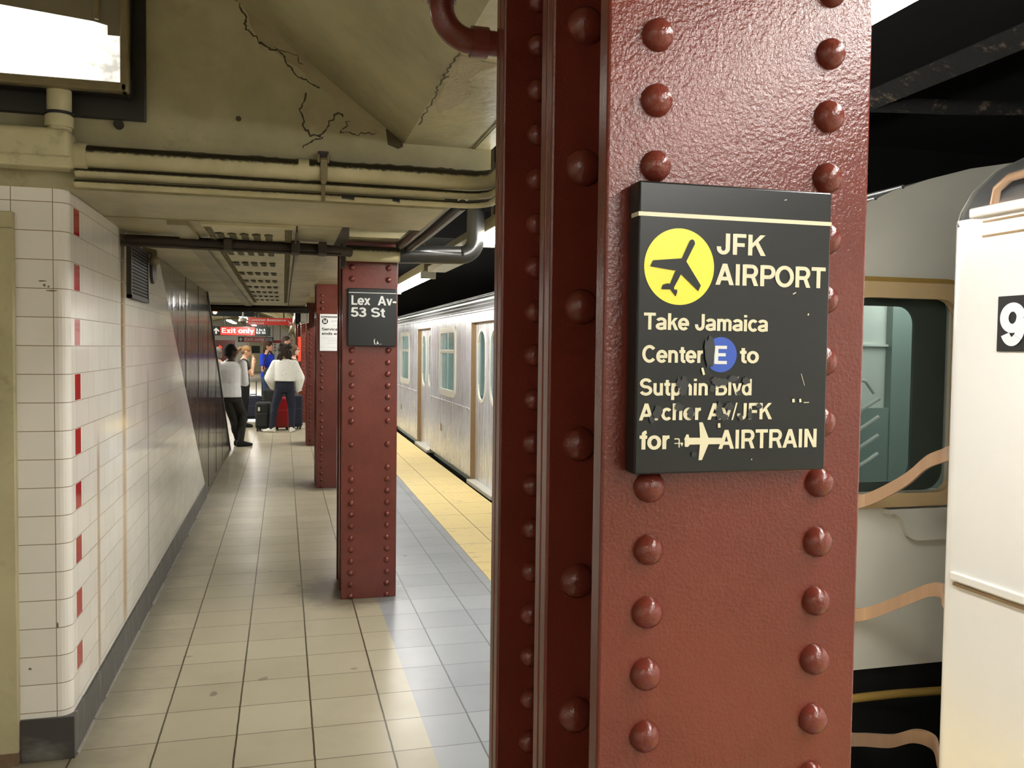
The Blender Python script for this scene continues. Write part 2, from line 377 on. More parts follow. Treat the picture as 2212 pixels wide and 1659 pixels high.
# ------------------------------------------------------------------ the setting
WX, WY = -.78, 3.55            # side wall plane, front wall plane
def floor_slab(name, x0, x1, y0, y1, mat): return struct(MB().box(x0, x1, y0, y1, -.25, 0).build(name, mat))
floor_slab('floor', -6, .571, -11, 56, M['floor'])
floor_slab('floor.001', .571, 1.366, -11, 56, M['floor_grey'])
struct(MB().box(1.366, 2.06, -11, 56, -.25, .004).build('trim_1', M['tactile']))
struct(MB().box(1.2, 2.0, -11, 56, -1.25, -.25).build('wall_platform', M['tunnel']))
struct(MB().box(2.0, 7.2, -11, 56, -1.4, -1.25).build('floor.002', M['tunnel']))
struct(MB().box(7.0, 7.2, -11, 56, -1.25, 3.6).build('wall_track', M['tunnel']))
struct(MB().box(.80, 7.2, -11, 56, 3.3, 3.5).build('ceiling', M['tunnel']))
struct(MB().box(-6, 7.2, -11.2, -11, -1.25, 3.6).build('wall_back', M['cream_dark']))
struct(MB().box(-2.7, -2.6, -11, 3.56, 0, 3.2).build('wall_near', M['tile_side']))

# white tiled wall: front face with its rounded corner, then the long side face cut off by the escalator slope
b = MB(); R0 = .045
prof = [(-1.14, WY)] + [(WX-R0+R0*math.sin(t), WY+R0-R0*math.cos(t)) for t in [PI/2*i/6 for i in range(7)]]
b.quad((-.96, WY, .16), (WX-R0, WY, .16), (WX-R0, WY, 2.155), (-.96, WY, 2.155)); b.quad((-2.6, WY, 2.06), (-.96, WY, 2.06), (-.96, WY, 2.155), (-2.6, WY, 2.155))
for i in range(1, len(prof)-1):
    (xa, ya), (xb, yb) = prof[i], prof[i+1]
    b.add([(xa, ya, .16), (xb, yb, .16), (xb, yb, 2.155), (xa, ya, 2.155)], [(0, 1, 2, 3)], 0, True)
for cx, cz, rx, rz in ((-.868, 1.812, .018, .003), (-.860, 1.797, .006, .006), (-.846, 1.792, .004, .004), (-.838, 1.777, .024, .003), (-.826, .515, .004, .014), (-.922, .355, .007, .006)):
    b.add([(cx+rx*math.cos(2*PI*i/12)*random.uniform(.6, 1.2), WY-.0006, cz+rz*math.sin(2*PI*i/12)*random.uniform(.6, 1.2)) for i in range(12)], [tuple(range(12))], 1)
struct(b.build('wall_front', [M['tile_front'], M['smudge']], recalc=False))
b = MB(); b.prism([(WY+R0, .16), (9.31, .16), (5.96, 2.152), (WY+R0, 2.152)], 'x', WX, WX-.12)
struct(b.build('wall_left', M['tile_side']))
b = MB(); b.bbox(-.955, WX+.0125, WY-.012, WY+.2, 0, .163, .003); struct(b.build('baseboard_front', M['base']))
b = MB(); b.prism([(WX+.012, 0), (WX+.008, .155), (WX-.05, .165), (WX-.05, 0)], 'y', WY+.1, 9.4)
yy = WY+.02
while yy < 9.2:
    ln = random.uniform(.12, .5); w_ = random.uniform(.004, .012); b.box(WX+.010, WX+.012+w_, yy, yy+ln, 0, .004+w_*.8, 1); yy += ln+random.uniform(0, .25)
struct(b.build('baseboard_left', [M['base'], M['caulk']]))
# cream steel door frame at the left edge with the door leaf beside it
fr_ = MB(); fr_.bbox(-1.02, -.956, WY-.03, WY+.1, 0, 2.0, .004); fr_.bbox(-2.1, -.956, WY-.03, WY+.1, 2.0, 2.06, .004)
d1 = struct(fr_.build('door_1', M['pipe_cream'])); lf = MB(); lf.box(-2.05, -1.03, WY-.005, WY+.04, .02, 1.995); lf.build('leaf', M['pipe_cream'], d1)
rs = MB(); rs.box(-1.021, -.9555, WY-.032, WY+.02, .0, .05); rs.build('rusty_foot', M['flake'], d1)
struct(MB().box(-2.6, -2.1, WY, WY+.1, 0, 2.06).build('wall_front.001', M['tile_front']))

# concrete bulkhead across the platform with its cracked paint
b = MB()
GZ = 2.414
HA = (.475, GZ); HB = (-.20, 2.93)
poly = [(-2.6, 2.155), (.645, 2.155), (.645, 2.28), (.84, 2.28), (.84, GZ), HA, HB, (-.20, 3.1), (-2.6, 3.1)]
b.prism(poly, 'y', WY, 4.22)
def ribbon(pts, w, mi, axis='y'):
    n = len(pts)
    for i in range(n-1):
        a, c = Vector(pts[i]), Vector(pts[i+1]); d = (c-a).normalized(); nn = Vector((0, -1, 0)) if axis == 'y' else Vector((0, 0, -1)); s_ = d.cross(nn)
        wa = w*(.5+.8*random.random()); wb = w*(.5+.8*random.random())
        b.add([a-s_*wa, c-s_*wb, c+s_*wb, a+s_*wa], [(0, 1, 2, 3)], mi)
def jag(pts, k=5, amp=.008):
    o = []
    for i in range(len(pts)-1):
        a, c = Vector(pts[i]), Vector(pts[i+1])
        for j in range(k):
            p = a.lerp(c, j/k); q = Vector((random.uniform(-amp, amp), 0, random.uniform(-amp, amp))) if abs(a.y-c.y) < 1e-4 else Vector((random.uniform(-amp, amp), random.uniform(-amp, amp), 0))
            o.append(p+q)
    return o+[Vector(pts[-1])]
y_ = WY-.002
for pts, w in (([(-.197, y_, 2.948), (-.18, y_, 2.915), (-.145, y_, 2.849), (-.149, y_, 2.822), (-.099, y_, 2.768), (-.059, y_, 2.742), (-.031, y_, 2.745), (.011, y_, 2.704), (.041, y_, 2.653), (.082, y_, 2.63), (.136, y_, 2.608)], .0032),
               ([(-.031, y_, 2.745), (.046, y_, 2.726), (.073, y_, 2.692)], .0016),
               ([(.086, y_, 2.585), (.065, y_, 2.52), (.074, y_, 2.457), (.097, y_, 2.419), (.137, y_, 2.417), (.172, y_, 2.465), (.209, y_, 2.517), (.23, y_, 2.503)], .0034),
               ([(.155, y_, 2.423), (.104, y_, 2.394), (.074, y_, 2.367)], .003), ([(.249, y_, 2.486), (.223, y_, 2.441), (.291, y_, 2.437), (.36, y_, 2.446)], .002)):
    ribbon(jag(pts), w, 1)
# bare flaked strip along the foot of the haunch, and a painted dark line over the conduits, part soot and part their shadow
def rag(pts, amp, k=4):
    o = []
    for i in range(len(pts)):
        a, c = pts[i], pts[(i+1) % len(pts)]
        for j in range(k): o.append((a[0]+(c[0]-a[0])*j/k+random.uniform(-amp, amp), a[1]+(c[1]-a[1])*j/k+random.uniform(-amp, amp)))
    return o
for pl_ in ([(-.16, 2.90), (-.09, 2.765), (.02, 2.70), (.13, 2.612), (.30, 2.50), (.40, 2.455), (.40, 2.47), (.20, 2.63), (.0, 2.785)], [(.09, 2.43), (.08, 2.52), (.12, 2.56), (.20, 2.52), (.165, 2.46)], [(.24, 2.44), (.26, 2.50), (.38, 2.45), (.36, 2.43)]):
    q = rag(pl_, .007); b.add([(x, y_+.0008, z) for x, z in q], [tuple(range(len(q)))], 2)
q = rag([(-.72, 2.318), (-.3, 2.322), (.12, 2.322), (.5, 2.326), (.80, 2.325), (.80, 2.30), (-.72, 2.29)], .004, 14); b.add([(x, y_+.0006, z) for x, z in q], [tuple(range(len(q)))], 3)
b.add([(-.171+.011*math.cos(t), y_, 2.463+.011*math.sin(t)) for t in [2*PI*i/10 for i in range(10)]], [tuple(range(10))], 1)
b.add([(x, y_+.0005, z) for x, z in ((.399, 2.468), (.421, 2.462), (.455, 2.432), (.47, 2.42), (.47, 2.40), (.45, 2.39), (.408, 2.405))], [tuple(range(7))], 1)
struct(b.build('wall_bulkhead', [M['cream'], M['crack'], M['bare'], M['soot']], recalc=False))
# haunch and soffit of the girder that runs over the column row, up to the bulkhead
b = MB()
b.quad((HA[0], -11, HA[1]), (HA[0], WY, HA[1]), (HB[0], WY, HB[1]), (HB[0], -11, HB[1]))
b.quad((HA[0], -11, GZ), (.84, -11, GZ), (.84, WY, GZ), (HA[0], WY, GZ)); b.quad((.84, -11, GZ), (.84, -11, 3.4), (.84, WY+.7, 3.4), (.84, WY+.7, GZ))
b.quad((HB[0], -11, HB[1]), (HB[0], WY, HB[1]), (-2.7, WY, HB[1]+.1), (-2.7, -11, HB[1]+.1))
pt = [(.486, 2.872), (.481, 2.634), (.482, 2.459), (.504, 2.432), (.601, 2.486), (.556, 2.611), (.564, 2.706), (.607, 2.743), (.579, 2.946), (.526, 3.054)]
q = rag(pt, .010, 5); b.add([(x, y, GZ-.0015) for x, y in q], [tuple(range(len(q)))], 2)
ribbon(jag([(.475, 2.421, GZ-.002), (.467+.006, 2.57, GZ-.002), (.474, 2.638, GZ-.002), (.477, 2.785, GZ-.002), (.482, 2.89, GZ-.002), (.487, 3.232, GZ-.002)], 9, .006), .003, 1, 'z')
for gx in (.758, .768): b.box(gx, gx+.003, -11, WY, GZ-.003, GZ, 0)
struct(b.build('ceiling.001', [M['cream'], M['crack'], M['bare']], recalc=False))
# flat plaster ceiling beyond the bulkhead, girder soffit over the columns, track side of the girder
b = MB(); b.box(-.9, .27, 4.22, 12.55, 2.15, 2.3); b.box(-6, -.9, 5.5, 12.55, 2.15, 2.3); struct(b.build('ceiling.002', M['cream']))
b = MB(); b.box(.27, .78, 4.22, 12.55, 2.275, 2.5); b.box(.27, .78, 12.55, 56, 2.275, 2.5); b.box(.76, .80, 3.6, 56, 2.275, 3.35); b.box(.27, .78, 5.2, 5.9, 2.235, 2.28); struct(b.build('trim_2', M['cream']))
struct(MB().box(-6, .3, 12.55, 12.7, 2.15, 3.9).build('wall_hall_end', M['cream_dark']))
# vaulted hall beyond
b = MB(); vc, vr, vz, vh = -2.4, 3.0, 1.95, 1.25
N = 18
ang = [PI*i/N for i in range(N+1)]
for i in range(N):
    a0, a1 = ang[i], ang[i+1]
    p0 = (vc+vr*math.cos(a0), vz+vh*math.sin(a0)); p1 = (vc+vr*math.cos(a1), vz+vh*math.sin(a1))
    b.quad((p0[0], 12.6, p0[1]), (p1[0], 12.6, p1[1]), (p1[0], 56, p1[1]), (p0[0], 56, p0[1]))
struct(b.build('ceiling.003', M['pipe_cream'], recalc=False))
b = MB()
for k in range(20):
    yy = 14.2+2.1*k
    b.tube([(vc+(vr-.03)*math.cos(a), yy, vz+(vh-.03)*math.sin(a)) for a in ang], .05, 6)
struct(b.build('trim_3', M['cream_dark']))
struct(MB().box(-6, .9, 54, 54.2, 0, 3.3).build('wall_far', M['white']))
struct(MB().box(-5.6, -5.4, 12.6, 54, 0, 2.2).build('wall_hall', M['cream_dark']))
b = MB()
b.prism([(2.75, 2.86), (2.85, 2.80), (2.95, 2.95)], 'y', .5, 9)
struct(b.build('trim_4', M['flake_beam']))
b = MB(); b.tube([(2.0, 4.1, 2.95), (2.6, 3.9, 2.86), (3.2, 3.6, 2.8), (4.4, 3.1, 2.75)], [.03, .045, .035, .03], 7); struct(b.build('trim_5', M['flake_beam']))
b = MB(); b.box(.84, 7, 6.2, 6.5, 2.95, 3.3); b.box(.84, 7, 1.2, 1.5, 3.0, 3.3); b.box(.84, 7, 10.6, 10.9, 2.95, 3.3); struct(b.build('trim_6', M['tunnel']))

# ------------------------------------------------------------------ riveted steel columns
CXL, CXR = .350, .692
def rivet_rows(z0, z1, p=.0735): 
    n = int((z1-z0)/p); return [z0+p*i for i in range(n+1)]
def make_column(label, y, top, skip, z0=.017):
    t = thing('steel_column', label, 'column', ((CXL+CXR)/2, y, 0), 0, 'riveted steel columns along the platform')
    hw = (CXR-CXL)/2
    rows = [z for z in rivet_rows(z0, top-.06) if not any(abs(z-s_) < .02 for s_ in skip)]
    def flange(y0, y1, front, inner_rows=None, layers=2):
        f = MB(); th = (y1-y0)/layers
        for i in range(layers): f.bbox(-hw, hw, y0+th*i+.0008, y0+th*(i+1)-.0008, 0, top, .0035, 2)
        f.box(-hw+.003, hw-.003, y0+.003, y1-.003, 0, top)
        for z in (inner_rows or rows):
            for x in ((-.112, .112) if inner_rows is None else (-.125, .125)):
                r, h = (.0190, .0155) if inner_rows is None else (.0250, .019)
                f.dome((x, y0, z+random.uniform(-.0012, .0012)), r*random.uniform(.95, 1.04), h, (0, -1, 0))
                if front != 'mid': pass
        return f
    flange(0, .031, True, None, 1).build('front_flange', M['red'], t)
    flange(.208, .263, 'mid', [.12+.19*i for i in range(int((top-.2)/.19)+1)]).build('middle_flange', M['red'], t)
    flange(.478, .533, 'rear').build('rear_flange', M['red'], t)
    for a, c in ((.03, .209), (.262, .479)):
        w = MB(); w.box(-.011, .011, a, c, 0, top)
        for s_ in (-1, 1):
            w.box(-.035, -.011, a, a+.02, 0, top) if s_ < 0 else w.box(.011, .035, a, a+.02, 0, top)
        w.build('web', M['red'], t)
    return t
colA = make_column('nearest riveted red steel column, filling the right and carrying the airport sign', .915, 2.414, (), .10)
colB = make_column('second riveted red column from the camera, carrying the Lex Av station sign', 5.42, 2.275, (1.03, .915), .017)
spots_c = [(9.80, 'red column just behind the Lex Av column, carrying the white service notice'), (14.05, 'dark red column just behind the one with the white service notice'),
           (18.40, 'distant red column with the orange-red plate on it, right of the woman in white'), (22.8, 'far red column partly behind the one with the orange-red plate'), (27.2, 'farthest red column visible, at the end of the column row')]
for yy, lb in spots_c: dup(colB, ((CXL+CXR)/2, yy, 0), lb)

# ------------------------------------------------------------------ lettering (own stroke alphabet, cap height 1)
WT = .178
GL = {
 'A': (.80, [('Q',[(0,0),(.19,0),(.49,1),(.30,1)]),('Q',[(.79,0),(.60,0),(.30,1),(.49,1)]),('L',[(.2,.30),(.59,.30)])]),
 'B': (.76, [('L',[(.15,0),(.15,1)]),('L',[(.15,.92),(.43,.92)]),('E',.43,.725,.19,.195,-90,90),('L',[(.15,.53),(.44,.53)]),('E',.44,.305,.22,.225,-90,90),('L',[(.15,.08),(.44,.08)])]),
 'C': (.78, [('E',.41,.5,.31,.43,40,320)]), 'E': (.68, [('L',[(.15,0),(.15,1)]),('L',[(.15,.92),(.63,.92)]),('L',[(.15,.51),(.58,.51)]),('L',[(.15,.08),(.64,.08)])]),
 'F': (.63, [('L',[(.15,0),(.15,1)]),('L',[(.15,.92),(.61,.92)]),('L',[(.15,.48),(.55,.48)])]), 'I': (.30, [('L',[(.15,0),(.15,1)])]),
 'G': (.82, [('E',.41,.5,.31,.43,40,345),('L',[(.44,.45),(.76,.45)]),('L',[(.69,.45),(.69,0)])]),
 'J': (.58, [('L',[(.44,1),(.44,.30)]),('E',.26,.30,.18,.225,180,360),('L',[(.08,.37),(.08,.30)])]),
 'K': (.77, [('L',[(.15,0),(.15,1)]),('Q',[(.20,.32),(.20,.54),(.56,1),(.77,1)]),('Q',[(.34,.56),(.47,.70),(.80,0),(.59,0)])]),
 'L': (.61, [('L',[(.15,0),(.15,1)]),('L',[(.15,.08),(.60,.08)])]),
 'M': (.92, [('L',[(.15,0),(.15,1)]),('L',[(.77,0),(.77,1)]),('Q',[(.07,1),(.26,1),(.53,0),(.39,0)]),('Q',[(.85,1),(.66,1),(.39,0),(.53,0)])]),
 'N': (.78, [('L',[(.15,0),(.15,1)]),('L',[(.63,0),(.63,1)]),('Q',[(.07,1),(.25,1),(.71,0),(.53,0)])]), 'O': (.84, [('E',.42,.5,.33,.43,0,360)]),
 'P': (.72, [('L',[(.15,0),(.15,1)]),('L',[(.15,.92),(.44,.92)]),('E',.44,.68,.20,.24,-90,90),('L',[(.15,.44),(.44,.44)])]),
 'R': (.77, [('L',[(.15,0),(.15,1)]),('L',[(.15,.92),(.45,.92)]),('E',.45,.69,.195,.23,-90,90),('L',[(.15,.46),(.45,.46)]),('Q',[(.40,.48),(.58,.48),(.75,0),(.56,0)])]),
 'S': (.73, [('E',.36,.72,.25,.21,20,270),('E',.36,.295,.27,.215,90,-160)]), 'T': (.67, [('L',[(.02,.92),(.66,.92)]),('L',[(.34,0),(.34,1)])]),
 'V': (.70, [('Q',[(0,1),(.19,1),(.43,0),(.26,0)]),('Q',[(.69,1),(.50,1),(.26,0),(.43,0)])]), 
 'a': (.60, [('L',[(.49,.02),(.49,.50)]),('E',.285,.50,.205,.155,0,160),('E',.27,.205,.19,.13,80,280),('L',[(.29,.34),(.50,.385)]),('E',.30,.22,.19,.145,265,350)]),
 'b': (.65, [('L',[(.14,0),(.14,1)]),('E',.34,.365,.21,.295,0,360)]), 'c': (.57, [('E',.31,.365,.22,.295,42,318)]), 'd': (.65, [('L',[(.51,0),(.51,1)]),('E',.31,.365,.21,.295,0,360)]),
 'e': (.61, [('E',.31,.365,.225,.295,0,318),('L',[(.09,.35),(.61,.35)])]), 'f': (.36, [('L',[(.20,0),(.20,.80)]),('E',.345,.80,.145,.125,180,95),('L',[(.02,.66),(.36,.66)])]),
 'g': (.65, [('L',[(.51,.73),(.51,-.05)]),('E',.31,.365,.21,.295,0,360),('E',.31,-.05,.2,.15,200,360)]), 'h': (.64, [('L',[(.14,0),(.14,1)]),('E',.32,.47,.18,.185,0,180),('L',[(.50,.47),(.50,0)])]),
 'i': (.28, [('L',[(.14,0),(.14,.73)]),('L',[(.14,.86),(.14,1)])]), 'k': (.60, [('L',[(.14,0),(.14,1)]),('Q',[(.19,.24),(.19,.42),(.40,.73),(.60,.73)]),('Q',[(.27,.40),(.40,.52),(.63,0),(.43,0)])]),
 'l': (.28, [('L',[(.14,0),(.14,1)])]), 'm': (.92, [('L',[(.14,0),(.14,.73)]),('E',.30,.49,.16,.165,0,180),('L',[(.46,.49),(.46,0)]),('E',.62,.49,.16,.165,0,180),('L',[(.78,.49),(.78,0)])]),
 'n': (.64, [('L',[(.14,0),(.14,.73)]),('E',.32,.47,.18,.185,0,180),('L',[(.50,.47),(.50,0)])]), 'o': (.63, [('E',.315,.365,.225,.295,0,360)]), 'p': (.65, [('L',[(.14,-.27),(.14,.73)]),('E',.34,.365,.21,.295,0,360)]),
 'r': (.40, [('L',[(.14,0),(.14,.73)]),('E',.36,.40,.22,.255,88,170)]), 's': (.56, [('E',.28,.525,.18,.13,15,270),('E',.28,.23,.20,.165,90,-165)]),
 't': (.37, [('L',[(.19,.92),(.19,.20)]),('E',.31,.20,.12,.13,180,270),('L',[(.31,.07),(.37,.07)]),('L',[(.02,.66),(.36,.66)])]), 'u': (.64, [('L',[(.14,.73),(.14,.26)]),('E',.32,.26,.18,.19,180,360),('L',[(.50,0),(.50,.73)])]),
 'v': (.56, [('Q',[(0,.73),(.18,.73),(.36,0),(.21,0)]),('Q',[(.57,.73),(.39,.73),(.21,0),(.36,0)])]), 'x': (.58, [('Q',[(0,.73),(.2,.73),(.58,0),(.38,0)]),('Q',[(0,0),(.2,0),(.58,.73),(.38,.73)])]),
 'y': (.57, [('Q',[(.57,.73),(.39,.73),(.13,-.27),(.30,-.27)]),('Q',[(0,.73),(.18,.73),(.37,.06),(.23,0)])]),
 '1': (.56, [('L',[(.34,0),(.34,1)]),('L',[(.12,.80),(.34,.86)])]), '2': (.60, [('E',.30,.70,.21,.22,-25,175),('L',[(.50,.62),(.13,.10)]),('L',[(.05,.08),(.56,.08)])]),
 '3': (.60, [('E',.29,.725,.19,.195,-90,155),('E',.29,.295,.215,.215,-165,90),('L',[(.22,.52),(.31,.52)])]), '5': (.60, [('L',[(.53,.92),(.13,.92)]),('L',[(.165,.96),(.12,.46)]),('E',.29,.32,.22,.24,-160,140)]),
 '9': (.60, [('E',.30,.66,.21,.26,0,360),('E',.30,.50,.21,.42,-145,0)]), '-': (.42, [('L',[(.04,.37),(.38,.37)])]), '/': (.34, [('Q',[(0,-.03),(.09,-.03),(.34,1.03),(.25,1.03)])]),
 '&': (.74, [('E',.31,.77,.14,.16,0,360),('E',.29,.27,.20,.20,60,330),('Q',[(.18,.72),(.33,.72),(.74,0),(.54,0)])]), '.': (.25, [('L',[(.12,0),(.12,.16)])]), ' ': (.34, []),
}
def stroke_polys(pts, w):
    out = []; n = len(pts); P = [Vector((p[0], p[1])) for p in pts]; nr = []
    for i in range(n):
        a = (P[i]-P[i-1]).normalized() if i > 0 else None; c = (P[i+1]-P[i]).normalized() if i < n-1 else None
        t = (a or c) if (a is None or c is None) else (a+c).normalized()
        nv = Vector((-t.y, t.x)); k = 1 if (a is None or c is None) else 1/max(.5, nv.dot(Vector((-a.y, a.x))))
        nr.append(nv*k*w/2)
    for i in range(n-1): out.append([P[i]-nr[i], P[i+1]-nr[i+1], P[i+1]+nr[i+1], P[i]+nr[i]])
    return out
def text_polys(s, x0, z0, cap, width=None, wt=WT, seg=16):
    """2D polygons of a line of lettering, its width stretched or squeezed to the given one"""
    polys = []; x = 0
    for ch in s:
        adv, st = GL[ch]
        for e in st:
            if e[0] == 'Q': ps = [[Vector(p) for p in e[1]]]
            elif e[0] == 'L': ps = stroke_polys(e[1], wt)
            else:
                _, cx, cy, rx, ry, a0, a1 = e; n = max(4, int(seg*abs(a1-a0)/180))
                ps = stroke_polys([(cx+rx*math.cos(math.radians(a0+(a1-a0)*i/n)), cy+ry*math.sin(math.radians(a0+(a1-a0)*i/n))) for i in range(n+1)], wt)
            polys += [[Vector((p.x+x, p.y)) for p in q] for q in ps]
        x += adv
    k = cap if width is None else width/max(.01, x-.06)
    return [[(x0+p.x*k, z0+p.y*cap) for p in q] for q in polys]
def text_mb(mb, s, x0, z0, cap, width, plane, th=.0006, mi=0, wt=WT):
    """plane(u, v, d) -> 3D point; d = stand-off"""
    for i, q in enumerate(text_polys(s, x0, z0, cap, width, wt)):
        n = len(q); vs = [plane(u, v, th+(i % 40)*cap*.0003) for u, v in q]
        mb.add(vs, [tuple(range(n))], mi)
    return mb

# ------------------------------------------------------------------ airport sign on the nearest column
sx0, sx1, sz0, sz1, sy = .377, .6195, 1.4425, 1.7675, .885
sg = thing('direction_sign', 'black airport direction sign on the nearest red column', 'sign', (.498, .913, 1.4425))
def local(o): return Matrix.Translation(-o.location)
def part(mb, name, mat, parent, recalc=True):
    off = parent.location if parent.parent is None else parent.parent.location
    mb.v = [(v[0]-off.x, v[1]-off.y, v[2]-off.z) for v in mb.v]
    return mb.build(name, mat, parent, recalc)
PF = lambda y: (lambda u, v, d: (u, y-d, v))
b = MB(); b.bbox(sx0, sx1, sy, .9135, sz0, sz1, .0022, 2); panel = part(b, 'panel', M['sign_black'], sg)
b = MB(); b.box(sx0-.0004, sx1+.0002, sy-.0005, sy+.02, 1.7288, 1.7334); part(b, 'stripe', M['cream_text'], sg)
b = MB(); b.disc((.4266, sy-.0006, 1.6745), .0425, (1, 0, 0), (0, 0, 1), 64); dsc = part(b, 'airport_symbol', M['yellow'], sg, False)
# aeroplane in the disc: fuselage, wings and tail from the photo's symbol
def scr(px, pz):   # symbol drawn in the disc's own units (radius 1)
    return (.4266+.0425*px, 1.6745+.0425*pz)
pl = [[(.31,.60),(.36,.66),(.42,.62),(.42,.55),(.19,.12),(.05,.10)], [(.05,.23),(.05,.10),(.19,.12),(.16,-.10),(-.06,-.22),(-.10,-.05)]]
fus = [(.28,.70),(.35,.73),(.40,.70),(.43,.62),(.20,.17),(.03,-.21),(-.03,-.33),(-.16,-.56),(-.27,-.47),(-.05,.05),(.05,.20)]
wl = [(.05,.22),(-.76,.14),(-.83,-.02),(-.16,-.10),(.1,-.05)]; wr = [(.19,.14),(.62,-.47),(.55,-.62),(.03,-.18),(.0,.0)]
tl = [(-.16,-.50),(-.33,-.44),(-.47,-.48),(-.51,-.60),(-.25,-.60),(-.14,-.62)]; tr_ = [(-.16,-.60),(-.06,-.60),(-.06,-.68),(-.10,-.78),(-.25,-.60),(-.2,-.5)]
b = MB()
for i, q in enumerate((fus, wl, wr, tl, tr_)): b.add([(scr(*p)[0], sy-.0012-.00003*i, scr(*p)[1]) for p in q], [tuple(range(len(q)))])
b.v = [(v[0]-sg.location.x, v[1]-sg.location.y, v[2]-sg.location.z) for v in b.v]; b.build('aeroplane', M['sign_black'], dsc, False)
for s_, x, z, cap, w in (('JFK', .4722, 1.6905, .0235, .0590), ('AIRPORT', .4712, 1.6560, .0240, .1405), ('Take Jamaica', .3845, 1.6040, .0185, .1535), ('Center', .3834, 1.5675, .0190, .0735),
                         ('to', .5035, 1.5678, .0185, .0235), ('Sutphin Blvd', .3812, 1.5308, .0188, .1385), ('Archer Av/JFK', .3812, 1.5030, .0188, .1640), ('for', .3818, 1.4705, .0210, .0360), ('AIRTRAIN', .4795, 1.4695, .0217, .1275)):
    b = MB(); text_mb(b, s_, x, z, cap, w, PF(sy)); part(b, 'lettering', M['cream_text'], sg, False)
b = MB(); b.disc((.4800, sy-.0006, 1.5770), .0200, (1, 0, 0), (0, 0, 1), 48); bd = part(b, 'route_bullet', M['blue'], sg, False)
b = MB(); text_mb(b, 'E', .4700, 1.5665, .0205, .0170, PF(sy), .0010); b.v = [(v[0]-sg.location.x, v[1]-sg.location.y, v[2]-sg.location.z) for v in b.v]; b.build('letter', M['white_text'], bd, False)
pc = (.4602, 1.4787)
b = MB()
for i, q in enumerate(([(-.022,.0030),(-.018,.0042),(.022,.0036),(.026,.0020),(.026,-.0020),(.022,-.0036),(-.018,-.0036),(-.022,-.0026)], [(-.004,.003),(-.0055,.0215),(-.0012,.0215),(.0068,.003)], [(-.004,-.003),(-.0055,-.0215),(-.0012,-.0215),(.0068,-.003)], [(-.024,.0022),(-.021,.008),(-.0185,.008),(-.017,.002)])):
    b.add([(pc[0]+p[0], sy-.0008-.00003*i, pc[1]+p[1]) for p in q], [tuple(range(len(q)))])
part(b, 'aircraft_symbol', M['cream_text'], sg, False)
b = MB()
for i, q in enumerate(([(.4245,1.4825),(.4300,1.4825),(.4312,1.481),(.4312,1.472),(.4298,1.472),(.4298,1.4812),(.4245,1.4812)], [(.4245,1.4762),(.4345,1.4762),(.4345,1.4772),(.4245,1.4772)], [(.433,1.478),(.4355,1.4768),(.434,1.473),(.4325,1.476)], [(.4372,1.4735),(.4385,1.4735),(.4385,1.4822),(.4372,1.4822)], [(.4375,1.4822),(.4420,1.4822),(.4412,1.4808),(.4378,1.4808)], [(.4375,1.4765),(.4430,1.4765),(.4430,1.4740),(.4410,1.4725),(.4375,1.4728)])):
    b.add([(p[0], sy-.0007-.00003*i, p[1]) for p in q], [tuple(range(len(q)))])
part(b, 'train_symbol', M['cream_text'], sg, False)
def blot(cx, cz, rx, rz, n=14, j=.35, d=.0016):
    return [(cx+rx*math.cos(2*PI*i/n)*(1+random.uniform(-j, j)), sy-d, cz+rz*math.sin(2*PI*i/n)*(1+random.uniform(-j, j))) for i in range(n)]
b = MB()
for cx, cz, rx, rz in ((.4345, 1.5400, .0055, .0105), (.4285, 1.5440, .003, .006), (.4780, 1.5460, .0120, .0050), (.4700, 1.5385, .004, .004), (.4950, 1.5500, .006, .0035), (.5120, 1.5475, .006, .0042), (.5035, 1.5330, .003, .003),
                       (.4030, 1.5120, .0055, .0065), (.3965, 1.5040, .003, .004), (.4290, 1.5180, .005, .004), (.4440, 1.5110, .004, .007), (.4790, 1.5130, .004, .010), (.4855, 1.5055, .005, .004), (.4920, 1.5185, .006, .004), (.5180, 1.5090, .003, .007), (.5290, 1.5180, .004, .003), (.5060, 1.5060, .0025, .004),
                       (.4650, 1.5790, .0065, .0170), (.4480, 1.4640, .003, .003)):
    q = blot(cx, cz, rx, rz, 16, .35, .0016+.00004*len(b.f)); b.add(q, [tuple(range(len(q)))])
part(b, 'scuff_marks', M['scuff'], sg, False)
b = MB()
for q in ([(.3806,1.0)],): pass
for (x0, z0, x1, z1, w) in ((.4565, 1.5620, .4590, 1.5540, .0014), (.5020, 1.5520, .5015, 1.5490, .0006), (.5740, 1.5265, .5745, 1.5225, .0016), (.5830, 1.5265, .5835, 1.5225, .0014), (.5880, 1.5222, .5950, 1.5224, .0005), (.5560, 1.7550, .5590, 1.7560, .0004), (.5700, 1.6480, .5740, 1.6500, .0006), (.5905, 1.6240, .5915, 1.6260, .0009), (.5835, 1.5560, .5885, 1.5420, .0003), (.4790, 1.4990, .4795, 1.4940, .0016), (.5215, 1.4560, .5216, 1.4575, .0006)):
    a = Vector((x0, 0, z0)); c = Vector((x1, 0, z1)); d = (c-a).normalized(); s_ = Vector((-d.z, 0, d.x))*w
    b.add([(p.x, sy-.0017, p.z) for p in (a-s_, c-s_, c+s_, a+s_)], [(0, 1, 2, 3)])
part(b, 'scratches', M['cream_text'], sg, False)

